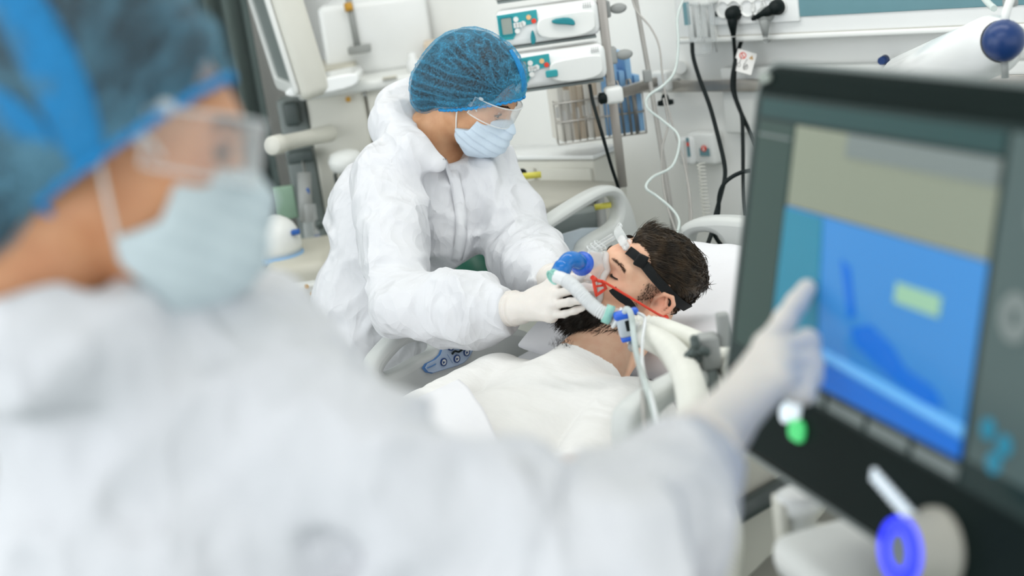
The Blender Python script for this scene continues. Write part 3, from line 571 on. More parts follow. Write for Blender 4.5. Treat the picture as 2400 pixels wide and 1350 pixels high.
# dark column with tubing and blue clips
a = at(690, 500, GT-.05); t = thing('gas_column', (a[0], a[1], 0), 'grey equipment column with small blue clips left of the workstation', 'column')
fbox(MB(), 645, 232, 715, 0, GT+.03, .12, .01, .02).build('back_panel', 'mid_grey', t); fbox(MB(), 690, 380, 724, 610, GT-.05, .06, .01).build('canister_rail', 'grey', t); fbox(MB(), 655, 240, 700, 300, GT-.02, .05, .01).build('dark_box', 'dark_grey', t)
for x, y in ((716, 452), (740, 568)): fbox(MB(), x-9, y-11, x+9, y+11, GT-.12, .05, .005).build('clip', 'clip_blue', t, label='blue clip')
for x, y in ((748, 526), (744, 606)): MB().ball(at(x, y, GT-.1), .016, 12).build('knob', 'dark_grey', t)
MB().cyl(at(722, 480, GT-.1), at(738, 610, GT-.1), .022, n=16).build('canister', 'clear_part', t); MB().cyl(at(712, 405, GT-.1), at(718, 520, GT-.1), .020, n=16).build('canister', 'grey', t)
fbox(MB(), 668, 356, 735, 385, GT-.03, .06, .006).build('bracket', 'dark_grey', t); fbox(MB(), 630, 438, 692, 520, GT-.02, .02, .004).build('green_panel', 'green_pale', t, label='pale green panel')
# rounded bin with a blue band, on a beige pedestal cart
c = at(660, 590, 3.75); t = thing('pedestal_cart', (c[0], c[1], 0), 'beige pedestal cart left of the nurse carrying a white box', 'cart'); fbox(MB(), 606, 622, 770, 0, 3.72, .35, .03, .05).build('body', 'beige', t); fbox(MB(), 588, 630, 612, 740, 3.70, .03, .004).build('side_trim', 'dark_grey', t)
o = at(714, 693, 3.55); bx = MB().box(o, (.075, .05, .062), [unit(RIGHT*.84+UPZ*-.0+FWD*.2), unit(FWD-RIGHT*.2), UPZ], .008).build('control_box', 'white', t, label='white control box')
for x, y in ((718, 672), (731, 690)): MB().cyl(at(x, y, 3.515), at(x, y, 3.50), .006, n=12).build('button', 'amber', bx)
MB().tube(curve3([at(706, 722, 3.54), at(694, 738, 3.54), at(690, 760, 3.54), at(700, 800, 3.56)], 16), .005, 8).build('cable', 'navy', t)
for k in (-.06, .10): MB().cyl((c[0]+k, c[1]+.1, .03), (c[0]+k+.03, c[1]+.1, .03), .03, n=14).build('caster', 'dark_grey', t)
zc_ = at(655, 622, 3.8)[2]; c = np.array((*at(655, 600, 3.86)[:2], zc_)); t = thing('waste_bin', c, 'rounded white container with a sky blue rim band', 'container')
MB().lathe(c+UPZ*.018, UPZ, [(0, 0), (0, .062), (.02, .066), (.04, .0655), (.06, .061), (.078, .053), (.092, .040), (.102, .024), (.107, .010), (.108, 0)], 32).build('dome', 'white', t); MB().lathe(c, UPZ, [(0, .0), (0, .066), (.018, .068), (.020, .0)], 28).build('band', 'sky_band', t, label='sky blue band'); fbox(MB(), 680, 540, 702, 552, 3.8, .02, .003).build('tab', 'clip_blue', t)
# white counter with a beige front, grey worktop with yellow edge
ct = 3.75; a = at(1190, 330, ct); zt = at(1250, 345, ct)[2]
c1 = at(1128, 350, ct+.05); c2 = at(1392, 384, ct-.15); dx = unit((c2-c1)*(1, 1, 0)); dy = np.cross(UPZ, dx); dy = dy if dy@FWD > 0 else -dy; L_ = np.linalg.norm((c2-c1)[:2]); zt = (c1[2]+c2[2])/2
t = thing('counter', (c2[0], c2[1], 0), 'white counter cabinet standing behind the bed under the folders', 'cabinet'); m_ = (c1+c2)/2
MB().box((m_[0]+dy[0]*.07, m_[1]+dy[1]*.07, (zt-.012)/2), (L_, .14, zt-.012), [dx, dy, UPZ], .006).build('body', 'cream', t); MB().box((m_[0]+dy[0]*.07, m_[1]+dy[1]*.07, zt-.004), (L_+.004, .144, .012), [dx, dy, UPZ], .003).build('worktop', 'white_gloss', t)
for k in (-.25, .25): MB().box(m_+dx*k*L_-dy*.004-UPZ*.18, (L_*.46, .012, .30), [dx, dy, UPZ], .004).build('door', 'cream', t)
ct = 3.58; c1 = at(1205, 415, ct+.1); c2 = at(1400, 462, ct-.08); dx = unit((c2-c1)*(1, 1, 0)); dy = np.cross(UPZ, dx); dy = dy if dy@FWD > 0 else -dy; L_ = np.linalg.norm((c2-c1)[:2]); m_ = (c1+c2)/2; zt = m_[2]
t = thing('side_table', (m_[0], m_[1], 0), 'grey-topped bedside table with a yellow handle behind the far rail', 'table'); MB().box((m_[0]-dy[0]*.05, m_[1]-dy[1]*.05, zt-.012), (L_, .27, .024), [dx, dy, UPZ], .006).build('top', 'warm_grey', t)
for k in (-.45, .45):
    for q in (.02,): MB().cyl((m_+dx*k*L_+dy*q)*(1, 1, 0), (m_+dx*k*L_+dy*q)*(1, 1, 0)+UPZ*(zt-.02), .014, n=12).build('leg', 'grey', t)
MB().tube([at(1218, 414, ct-.12), at(1268, 409, ct-.12)], .008, 10).build('handle', 'yellow', t, label='yellow handle'); MB().ball(at(1224, 406, ct-.1), .012, 12).build('catch', 'black', t)
t = thing('bed_trolley', at(1410, 520, 3.36)*(1, 1, 0), 'dark grey transfer trolley with a yellow grip seen through the far rail', 'trolley'); zz = at(1390, 490, 3.38)[2]; fbox(MB(), 1285, 500, 1404, 580, 3.36, .06, .006).build('tray', 'mid_grey', t); MB().tube([at(1394, 486, 3.33), at(1432, 480, 3.33)], .007, 10).build('grip', 'yellow', t, label='yellow grip')
a = at(1360, 560, 3.45); MB().box((a[0], a[1], a[2]/2), (.06, .06, a[2]), FR, .01).build('column', 'mid_grey', t); MB().box((a[0], a[1], .03), (.30, .20, .06), FR, .01).build('base', 'mid_grey', t)
t = thing('oxygen_cylinder', at(1095, 640, 3.45)*(1, 1, 0), 'dark green cylinder glimpsed between the nurse sleeves', 'cylinder'); a = at(1098, 590, 3.5); MB().lathe((a[0], a[1], 0), UPZ, [(0, 0), (0, .085), (.02, .09), (a[2]-.06, .09), (a[2]+.0, .05), (a[2]+.03, .02), (a[2]+.035, 0)], 28).build('body', 'green_dark', t); MB().box((a[0], a[1], a[2]+.05), (.03, .03, .05), FR, .005).build('valve', 'steel', t)
# curtain at the left
pts = []; c = at(585, 300, 4.6); n = 60; mb = MB(); V = []
for i in range(n):
    u = -.55+.62*i/(n-1); w_ = .03*math.sin(i*1.05)+.012*math.sin(i*2.3); p = c*(1, 1, 0)+RIGHT*u+FWD*w_; V += [p+UPZ*.04, p+UPZ*1.3, p+UPZ*2.6]
mb.add(V, [[i*3+j, i*3+3+j, i*3+4+j, i*3+1+j] for i in range(n-1) for j in (0, 1)]); o = mb.build('curtain', 'curtain', label='grey-green privacy curtain hanging at the left behind the masked woman', cat='curtain')
a = c*(1, 1, 0)+UPZ*2.62; MB().tube([a-RIGHT*.7, a+RIGHT*.25], .012, 10).build('track', 'steel', o)
c = at(905, -60, 4.55); # ceiling luminaires
for x, y, w_ in ((-1.9, 1.9, 'hospital bed'), (-3.2, 2.2, 'anaesthesia workstation'), (-.9, .3, 'aisle in front of the screen')):
    t = thing('ceiling_light', (x, y, CEIL-.03), 'flat square ceiling light panel above the '+w_, 'lamp', 'ceiling light panels'); MB().box((x, y, CEIL-.02), (1.26, 1.26, .04), bev=.006).build('frame', 'white', t)

# ------------------------------------------------------------------ bed
BX0, BX1, BXC = -2.14, -1.25, -1.695
bed = thing('hospital_bed', (BXC, 1.2, 0), 'light grey hospital bed the bearded man lies in', 'bed')
def mz(y): return .665+.035*sstep(.4, 1.2, np.float64(y))+.105*sstep(1.0, 2.3, np.float64(y))
MB().box((BXC, 1.17, .50), (.80, 2.30, .10), bev=.02).build('deck', 'warm_grey', bed); MB().box((BXC, 1.15, .27), (.66, 1.9, .20), bev=.03).build('chassis', 'beige', bed)
MB().box((BXC, 1.15, .42), (.22, 1.2, .14), bev=.02).build('lift_column', 'mid_grey', bed)
for sx in (-.34, .34):
    for yy in (.2, 2.05):
        w_ = MB().cyl((BXC+sx-.025, yy, .075), (BXC+sx+.025, yy, .075), .075, n=22).build('caster', 'dark_grey', bed); MB().box((BXC+sx, yy, .15), (.07, .09, .07), bev=.015).build('fork', 'grey', w_)
def yz_plate(name, m, X, outer, holes, th, bev, parent, it=2, **k):
    P = lambda L: [(q[1], q[2]) for q in (at_x(x, y, X) for x, y in L)]
    loops = [chaikin(P(outer), it)]+[chaikin(P(h), it) for h in holes]
    return link(name, plate(loops, (X, 0, 0), Y3, Z3, th, bev), m, parent, **k)
XF = BX0-.02
fr = yz_plate('far_foot_rail', 'bed_grey', XF, [(855, 850), (895, 803), (932, 768), (965, 758), (1010, 768), (1080, 790), (1200, 760), (1260, 800), (1200, 900), (1100, 935), (1000, 950), (930, 960), (880, 940), (862, 900)], [[(884, 868), (908, 836), (938, 806), (970, 798), (1008, 804), (1013, 813), (1004, 826), (975, 836), (932, 862), (898, 876)]], .045, .014, bed, label='far side rail with a hand opening')
XP = XF+.026
P_ = lambda x, y: np.array([at_x(x, y, XP)[1], at_x(x, y, XP)[2]])
cp = [(986, 858), (1026, 838), (1036, 812), (1064, 790), (1104, 800), (1111, 812), (1098, 838), (1083, 853), (1033, 868), (1002, 878)]
link('panel_border', plate([chaikin([P_(*q) for q in cp], 1)], (XP, 0, 0), Y3, Z3, .004), 'panel_line', bed); cpl = link('control_panel', plate([chaikin([P_(*q)*.94+P_(1060, 835)*.06 for q in cp], 1)], (XP+.0015, 0, 0), Y3, Z3, .004), 'panel_blue', bed, label='light blue control panel with arrow buttons')
for x, y in ((1053, 812), (1076, 799), (1090, 825), (1067, 840), (1036, 848)):
    c = P_(x, y); link('button_ring', plate([circ(.0085, c), circ(.0062, c)], (XP+.005, 0, 0), Y3, Z3, .003), 'navy', cpl); link('button', plate([circ(.0062, c)], (XP+.0045, 0, 0), Y3, Z3, .003), 'white', cpl); link('arrow', plate([[(c[0]-.003, c[1]-.003), (c[0]+.0035, c[1]), (c[0]-.003, c[1]+.003)]], (XP+.0065, 0, 0), Y3, Z3, .001), 'navy', cpl)
c3 = lambda L, e=.006: [np.array((XP+e, *P_(*q))) for q in L]
MB().tube(curve3(c3([(1055, 829), (1062, 822), (1070, 824), (1078, 819), (1087, 811)]), 24), .0022, 6).build('bed_symbol', 'black', cpl); MB().tube(c3([(1044, 830), (1056, 850)]), .0005, 5).build('divider', 'panel_line', cpl); MB().tube(c3([(997, 862), (1010, 856), (1017, 852)]), .0012, 6).build('badge', 'panel_line', cpl)
yz_plate('far_head_rail', 'bed_grey', XF, [(1235, 540), (1320, 480), (1395, 437), (1430, 432), (1455, 450), (1475, 500), (1490, 560), (1470, 640), (1380, 690), (1260, 720), (1200, 700), (1225, 640), (1240, 590)], [[(1262, 548), (1330, 506), (1398, 463), (1428, 458), (1441, 476), (1440, 506), (1428, 526), (1385, 548), (1358, 568), (1350, 596), (1286, 606)]], .045, .014, bed, label='far head-end side rail')
yz_plate('rail_infill', 'bed_panel', XF-.02, [(1262, 566), (1400, 524), (1440, 560), (1420, 640), (1265, 660)], [], .012, .002, bed, 1)
yz_plate('near_head_rail', 'bed_grey', BX1+.02, [(1452, 1060), (1450, 985), (1462, 950), (1510, 915), (1580, 875), (1640, 850), (1690, 860), (1700, 900), (1680, 1100), (1600, 1250), (1480, 1230)], [[(1512, 1010), (1522, 972), (1552, 945), (1600, 920), (1640, 905), (1650, 930), (1630, 1000), (1560, 1080), (1520, 1060)]], .045, .014, bed, label='near head-end side rail')
HY = 2.42
def xz_plate(name, m, Y, outer, holes, th, bev, parent, **k):
    P = lambda L: [(q[0], q[2]) for q in (at_y(x, y, Y) for x, y in L)]
    loops = [chaikin(P(outer), 2)]+[chaikin(P(h), 2) for h in holes]; return link(name, plate(loops, (0, Y, 0), X3, Z3, th, bev), m, parent, **k)
xz_plate('headboard', 'bed_grey', HY, [(1575, 760), (1577, 600), (1590, 540), (1625, 510), (1700, 503), (1800, 515), (1960, 560), (2010, 620), (2000, 860), (1800, 850)], [[(1620, 640), (1622, 560), (1634, 542), (1680, 540), (1706, 562), (1716, 600), (1716, 660), (1680, 690), (1640, 690)]], .05, .016, bed, label='headboard with a hand opening')
MB().box((BXC, .02, .62), (.86, .04, .42), bev=.02).build('footboard', 'bed_grey', bed)
# near side: lower cover panel and dark bumper bar
yz_plate('near_cover', 'warm_grey', BX1+.06, [(1690, 1060), (1880, 1030), (1960, 1120), (1900, 1230), (1800, 1290), (1740, 1350), (1660, 1420), (1600, 1350)], [], .03, .008, bed, 1)
p0, p1 = at_x(1690, 1225, BX1+.09), at_x(1838, 1140, BX1+.09); MB().tube([p0+(p0-p1)*.4, p0, p1], .016, 14).build('bumper_bar', 'charcoal', bed, label='dark bumper bar')
# mattress, pillow, blanket
def cloth_grid(name, fx, nx, ny, m, th, **k):
    u, v = np.meshgrid(np.linspace(0, 1, nx), np.linspace(0, 1, ny), indexing='ij'); P = fx(u, v); V = P.reshape(-1, 3); F = [[i*ny+j, (i+1)*ny+j, (i+1)*ny+j+1, i*ny+j+1] for i in range(nx-1) for j in range(ny-1)]
    me = mesh_np(V, np.array(F)); o = link(name, me, m, **k); mo = o.modifiers.new('s', 'SOLIDIFY'); mo.thickness = th; mo.offset = -1; return o
V = []; ny = 40; sec = rrect(.84, .13, .035, 4); mb = MB()
for i in range(ny):
    y = .06+2.30*i/(ny-1); z = float(mz(y)); V += [(BXC+a, y, z-.065+b) for a, b in sec]
n = len(sec); mb.add(V, [[i*n+j, i*n+(j+1) % n, (i+1)*n+(j+1) % n, (i+1)*n+j] for i in range(ny-1) for j in range(n)]+[list(range(n))[::-1], [(ny-1)*n+j for j in range(n)]])
mb.build('mattress', 'linen', label='thick mattress in a white sheet on the hospital bed', cat='mattress')
def pillow(p):
    q = p-np.array((-1.665, 2.12, .905), np.float32); ca, sa = math.cos(.22), math.sin(.22); y = q[:, 1]*ca+q[:, 2]*sa; z = -q[:, 1]*sa+q[:, 2]*ca
    X = np.abs(q[:, 0])/.325; Y = np.abs(y)/.215; th = .082*np.clip(1-X**3.2, 0, 1)**.55*np.clip(1-Y**3.2, 0, 1)**.55
    dent = .050*np.exp(-(((q[:, 0]-.02)/.14)**2+((y+.02)/.13)**2)); w = (ridge(p*16)-.5)*.006
    return np.maximum(np.maximum((np.abs(z)-th+dent*(z > 0)-w)*.7, np.abs(q[:, 0])-.325), np.abs(y)-.215)
grow('pillow', pillow, (-2.03, 1.86, .76), (-1.30, 2.40, 1.06), .006, 'linen', None, 3, label='plump white pillow under the bearded head', cat='pillow')

# ------------------------------------------------------------------ heads (local frame: x = own right, y = face, z = crown)
class Head:
    def __init__(s, Rm, T, sc, female=False, closed=False): s.R = np.array(Rm, float); s.T = np.array(T, float); s.s = sc; s.f = female; s.closed = closed
    def W(s, *l):
        l = np.asarray(l[0] if len(l) == 1 else l, float); return l*s.s@s.R.T+s.T
    def L(s, p): return ((p-s.T)@s.R/s.s).astype(np.float32)
    def base(s, q):
        """head without ears"""
        X = np.abs(q[:, 0]); m = q.copy(); m[:, 0] = X; fz = .94 if s.f else 1.
        d = ell(q, (0, -.018, .040), (.076, .096, .078))
        d = smin(d, ell(q, (0, .030, -.030), (.060*fz, .058, .083)), .03)
        d = smin(d, cone(m, (.050*fz, -.005, -.052), (.016, .068, -.103), .019, .017 if s.f else .020), .03)
        d = smin(d, cone(m, (.0, .055, .020), (.0, .045, -.08), .045, .030), .03)
        d = smin(d, ell(m, (.043, .058, -.020), (.026, .026, .022)), .025)
        d = smin(d, cone(m, (.012, .088, .026), (.046, .071, .024), .010 if s.f else .013, .010), .016)
        d = smax(d, -ell(m, (.034, .104, .002), (.021, .022, .013)), .012)
        d = smin(d, ell(m, (.033, .0715, .001), (.0185, .0150, .0145)), .005)
        d = smin(d, cone(m, (0, .086, .016), (0, .110, -.030), .0075, .0105), .012)
        d = smin(d, ell(m, (0, .1135, -.033), (.0115, .0105, .0095)), .006)
        d = smin(d, ell(m, (.0125, .101, -.0375), (.0075, .0095, .0075)), .006)
        d = smin(d, ell(m, (0, .083, -.070), (.026, .016, .022)), .012)
        d = smin(d, cone(m, (0, .0985, -.060), (.021, .090, -.064), .0050, .0025), .005)
        d = smin(d, cone(m, (0, .0965, -.071), (.018, .089, -.067), .0060, .0025), .005)
        d = smin(d, ell(m, (0, .082, -.104), (.019, .016, .015)), .014)
        return d
    def ear(s, q):
        m = q.copy(); m[:, 0] = np.abs(q[:, 0]); c = np.array((.0745, -.012, -.004), np.float32); e = m-c
        hx = [(.003, .010, -.004), (.008, .013, .014), (.012, .004, .030), (.015, -.014, .033), (.018, -.025, .020), (.016, -.025, .003), (.012, -.017, -.014), (.008, -.006, -.025)]
        d = chain(e, hx, [.0035, .0042, .0045, .0045, .0048, .0045, .0045, .0055], .003)
        d = smin(d, ell(e, (.007, -.002, -.026), (.0065, .0085, .0095)), .004)
        d = smin(d, chain(e, [(.011, -.006, .023), (.012, -.014, .010), (.009, -.011, -.008)], [.003, .004, .003], .003), .004)
        d = smin(d, ell(e, (.001, -.007, .003), (.0065, .017, .028)), .004)
        d = smin(d, ell(e, (.004, .009, -.007), (.005, .0045, .007)), .003)
        return d
    def sdf(s, p):
        q = s.L(p); d = s.base(q); d = d if s.f else smin(d, s.ear(q), .003)
        return d*s.s
def skin_tint(hd, beard=0., flush=.14, scalp=None):
    def f(p):
        q = hd.L(p); c = np.ones((len(p), 3), np.float32); ax = np.abs(q[:, 0])
        def blob(cx, cy, cz, r): return np.exp(-((ax-cx)**2+(q[:, 1]-cy)**2+(q[:, 2]-cz)**2)/(r*r))
        red = np.clip(blob(.045, .07, -.025, .028)*.8+blob(0, .115, -.03, .022)+blob(.085, -.02, 0, .035)*1.1+blob(0, .09, .06, .04)*.4, 0, 1.2)[:, None]
        c = c*(1-flush*red*np.array([.1, 1.0, .95], np.float32))
        lips = np.exp(-((ax/.024)**4+((q[:, 1]-.098)/.012)**2+((q[:, 2]+.066)/.0085)**2))[:, None]; c *= 1-lips*np.array([.12, .42, .36], np.float32)
        lid = np.exp(-(((ax-.033)/.02)**2+((q[:, 1]-.085)/.012)**2+((q[:, 2]-.006)/.012)**2))[:, None]; c *= 1-lid*np.array([.08, .16, .12], np.float32)
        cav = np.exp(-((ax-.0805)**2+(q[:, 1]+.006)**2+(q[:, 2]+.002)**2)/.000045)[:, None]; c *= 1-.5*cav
        if beard:
            b = beard_mask(q)[:, None]; c *= 1-beard*b
        return c
    return f
def beard_mask(q):
    ax = np.abs(q[:, 0]); y, z = q[:, 1], q[:, 2]
    line = -.076+.030*np.clip(.040-y, 0, .05)/.05      # cheek line, lower near the mouth
    side = sstep(.004, .016, y+.012)*sstep(.033, .020, y)*(z < .030)                        # sideburn in front of the ear
    jaw = sstep(line+.022, line-.008, z)*sstep(-.012, .006, y)*sstep(-.165, -.135, z)
    must = np.exp(-((ax/.032)**4))*sstep(-.040, -.047, z)*sstep(.07, .08, y)
    return np.clip(np.maximum(np.maximum(jaw, side*1.0), must*.45), 0, 1)
def hair_mask_man(q):
    ax = np.abs(q[:, 0]); y, z = q[:, 1], q[:, 2]
    front = sstep(.080-.62*ax, .068-.62*ax, y)*sstep(.050, .068, z+.10*ax)
    line = np.where(y < -.014, -.075+0*y, .035); back = sstep(line, line+.02, z)*sstep(.035-.1*ax, .012-.1*ax, y)
    return np.clip(np.maximum(front, back), 0, 1)

# ------------------------------------------------------------------ patient
PH = Head([[-0.769, -0.3869, 0.5088], [0.5959, -0.7219, 0.3517], [0.2313, 0.5737, 0.7857]], [-1.6447, 1.9222, 1.0182], .88, closed=True)
P_NECK = [PH.W(0, -.03, -.055), np.array((-1.672, 1.775, .895)), np.array((-1.68, 1.69, .845))]
P_LSH, P_LEL, P_LWR = np.array((-1.492, 1.672, .858)), np.array((-1.400, 1.405, .815)), np.array((-1.455, 1.150, .800))
P_RSH, P_REL, P_RWR = np.array((-1.850, 1.715, .842)), np.array((-1.930, 1.435, .795)), np.array((-1.90, 1.190, .800))
def patient_core(p, g=0.):
    d = ell(p, (-1.672, 1.545, .806), (.172+g, .190+g, .110+g))
    d = smin(d, ell(p, (-1.680, 1.27, .778), (.160+g, .26+g, .104+g)), .07)
    d = smin(d, cone(p, P_RSH+(.05, 0, 0), P_LSH-(.05, 0, 0), .066+g, .066+g), .06)
    return smin(d, ell(p, (-1.70, 1.02, .785), (.170+g, .17+g, .100+g)), .06)
def patient_arm(p, g=0., both=True):
    d = chain(p, [P_LSH, P_LSH*.5+P_LEL*.5, P_LEL, P_LWR], [.060+g, .053+g, .042+g, .029+g], .02)
    if both: d = np.minimum(d, chain(p, [P_RSH, P_RSH*.5+P_REL*.5, P_REL, P_RWR], [.060+g, .053+g, .042+g, .029+g], .02))
    return d
def hand_sdf(p, wrist, palm, fingers, fr=.0085, thumb=None, g=0.):
    """palm: list of four knuckle points; fingers: per finger the joints after the knuckle"""
    d = None
    for k in palm:
        e = cone(p, wrist, k, .021+g, .012+g); d = e if d is None else smin(d, e, .012)
    d = smin(d, cone(p, palm[0], palm[3], .011+g, .011+g), .01)
    f = None
    for k, js, sc in zip(palm, fingers, (1, 1.03, .98, .86)):
        e = chain(p, [k]+list(js), [fr*sc*1.08+g]+[fr*sc*x+g for x in (1, .93, .84, .8)[:len(js)]], .004); f = e if f is None else np.minimum(f, e)
    d = smin(d, f, .006)
    if thumb is not None: d = smin(d, chain(p, thumb, [.014+g, .0115+g, .0095+g][:len(thumb)], .006), .008)
    return d
def rest_hand(wr, el):
    """relaxed slightly curled hand lying at the end of a forearm"""
    d = unit(wr-el); s = unit(np.cross(d, UPZ)); up = np.cross(s, d); pal = [wr+d*.078+s*x-up*.004*abs(i-1.5) for i, x in enumerate((-.030, -.010, .011, .029))]
    fin = [[k+d*.036*q-up*.004, k+d*.058*q-up*.020, k+d*.066*q-up*.036] for k, q in zip(pal, (.95, 1.05, 1., .82))]
    th = [wr+d*.03-s*.022, wr+d*.062-s*.046-up*.006, wr+d*.092-s*.050-up*.016]; return wr+d*.012, pal, fin, th
LH = rest_hand(P_LWR, P_LEL); RH = rest_hand(P_RWR, P_REL)
def patient_body(p):
    d = np.minimum(PH.sdf(p), 9); nk = chain(p, P_NECK, [.058, .062, .075], .03); d = smin(d, nk, .022)
    d = smin(d, patient_core(p, -.004), .035); d = smin(d, patient_arm(p), .03)
    for h in (LH, RH): d = smin(d, hand_sdf(p, h[0], h[1], h[2], .0088, h[3]), .012)
    for sx in (-1, 1): d = smin(d, chain(p, [(-1.70+.09*sx, .95, .785), (-1.70+.11*sx, .52, .80), (-1.70+.12*sx, .12, .745), (-1.70+.14*sx, .06, .80)], [.090, .058, .042, .035], .03), .03)
    return d
patient = thing('person', (-1.69, 1.45, .72), 'bearded man in a white T-shirt lying in the bed with closed eyes', 'person')
body = grow('body', patient_body, (-2.06, -.06, .66), (-1.33, 2.06, 1.15), .0032, 'skin_man', patient, 1, skin_tint(PH, .45, .20), label='tanned skin with a flushed ear and cheek')
# T-shirt: a slightly looser copy of the torso and upper arms, open at the neck and the sleeve ends
SL_D = unit(P_LEL-P_LSH); SL_E = P_LSH+SL_D*.215; SR_D = unit(P_REL-P_RSH); SR_E = P_RSH+SR_D*.205
def shirt(p):
    wx = vnoise(p*(13, 13, 13))-.5; w1 = ridge(p*(9, 34, 14)+wx[:, None]*2.0); w2 = ridge(p*(22, 60, 30)+(7.3, 1.1, 4.2)+wx[:, None]*1.5)
    amp = .35+.65*sstep(1.72, 1.45, p[:, 1]); g = .0075+(w1-.5)*.0055*amp+(w2-.5)*.0026*amp+(vnoise(p*6+3)-.5)*.006
    d = patient_core(p, .0)-g; d = smin(d, chain(p, P_NECK[1:], [.064, .082], .03)-g+.001, .04)
    a = np.minimum(cone(p, P_LSH, SL_E+SL_D*.05, .068, .064), cone(p, P_RSH, SR_E+SR_D*.05, .068, .064))-g*1.1
    cut = np.minimum(np.maximum((p-SL_E)@SL_D.astype(np.float32), -9)*1.0, 9)
    aL = smax(cone(p, P_LSH, SL_E+SL_D*.05, .069, .066)-g*1.1, (p-SL_E.astype(np.float32))@SL_D.astype(np.float32), .006)
    aR = smax(cone(p, P_RSH, SR_E+SR_D*.05, .069, .066)-g*1.1, (p-SR_E.astype(np.float32))@SR_D.astype(np.float32), .006)
    d = smin(d, np.minimum(aL, aR), .007)
    hole = ell(p, (-1.665, 1.835, .965), (.112, .088, .105))
    d = smax(d, -hole, .004); return np.maximum(d, 1.04-p[:, 1])
grow('t_shirt', shirt, (-2.06, 1.02, .66), (-1.36, 1.86, 1.02), .0036, 'shirt', patient, 2, label='white short-sleeved cotton T-shirt')
def surf_samples(fn, lo, hi, h):
    V, Q = snets(fn, lo, hi, h); return V, vnormals(V, Q)
hv, hn = surf_samples(lambda q: PH.base(q), (-.12, -.14, -.16), (.12, .14, .16), .004)
def pick(V, N, mask, n, jit=.002):
    w = mask(V.astype(np.float32)); w = np.clip(w, 0, 1); i = RNG.choice(len(V), n, p=w/w.sum()); return V[i]+RNG.normal(0, jit, (n, 3)), N[i], w[i]
# hair: dense under-layer plus combed-back locks
def hair_flow(r, n):
    d = np.stack([.25*r[:, 0]/.08, np.full(len(r), -.9), .35+0*r[:, 0]], 1); t = d-n*(d*n).sum(1)[:, None]
    down = np.stack([0*r[:, 0], -.5+0*r[:, 0], -.9+0*r[:, 0]], 1); down -= n*(down*n).sum(1)[:, None]
    k = sstep(.07, .03, r[:, 2])[:, None]; t = t*(1-k)+down*k; return t/(np.linalg.norm(t, axis=1)[:, None]+1e-9)
def hair_shell(q):
    m = hair_mask_man(q); th = .001+.006*sstep(.03, .085, q[:, 2])*(.6+.8*vnoise(q*(45, 28, 45)))+.012*np.exp(-((q[:, 0]/.05)**2+((q[:, 1]-.055)/.03)**2+((q[:, 2]-.09)/.03)**2))
    return np.maximum(PH.base(q)-th, (.45-m)*.03)
V0, Q0 = snets(hair_shell, (-.12, -.15, -.12), (.12, .12, .17), .004); V0 = relax(V0, Q0, 1)
sv, sn = V0, vnormals(V0, Q0); ok_ = (sv*sn).sum(1) > .02; sv, sn = sv[ok_], sn[ok_]; kb_ = RNG.choice(len(sv), 13000); r, n = sv[kb_]+RNG.normal(0, .002, (13000, 3)), sn[kb_]; tl = sstep(.035, .085, r[:, 2])
lock = (vnoise((r*(60, 30, 60)).astype(np.float32))-.5)[:, None]*1.3; fl = unit((1, 0, 0)); dr = hair_flow(r, n)+lock*np.array([1.1, .3, .8])
dr /= np.linalg.norm(dr, axis=1)[:, None]
V1, Q1 = strands(r, n, dr, .010+.032*tl, .00085, .80, 5, .10, grav=-n*(.04+.20*tl[:, None]))
VV = np.vstack([V0, V1]); QQ = np.vstack([Q0, Q1+len(V0)])
link('hair', mesh_np(PH.W(VV), QQ), 'hair_man', patient, label='dark brown hair combed back and short at the side')
def beard_shell(q):
    m = beard_mask(q)*sstep(-.005, .020, q[:, 1]-.25*(q[:, 2]+.05)); return np.maximum(PH.base(q)-.003-.030*sstep(-.06, -.115, q[:, 2])*sstep(-.02, .05, q[:, 1])-.008*sstep(-.05, -.08, q[:, 2]), (.75-m)*.03)
V0, Q0 = snets(beard_shell, (-.1, -.03, -.17), (.1, .15, .03), .004); V0 = relax(V0, Q0, 1)
bv, bn = surf_samples(beard_shell, (-.11, -.03, -.20), (.11, .18, .03), .005); r, n, w = pick(hv, hn, beard_mask, 6000, .0015); kb_ = RNG.choice(len(bv), 7000); r = np.vstack([r, bv[kb_]+RNG.normal(0, .002, (7000, 3))]); n = np.vstack([n, bn[kb_]]); lowz = sstep(-.045, -.10, r[:, 2])
dr = n*.45+np.array([0, .12, -.8]); dr /= np.linalg.norm(dr, axis=1)[:, None]
V1, Q1 = strands(r, n, dr, .005+.020*lowz, .00052+.0002*lowz, .6, 3, .22)
link('beard', mesh_np(PH.W(np.vstack([V0, V1])), np.vstack([Q0, Q1+len(V0)])), 'beard', patient, label='full black beard under the mask')
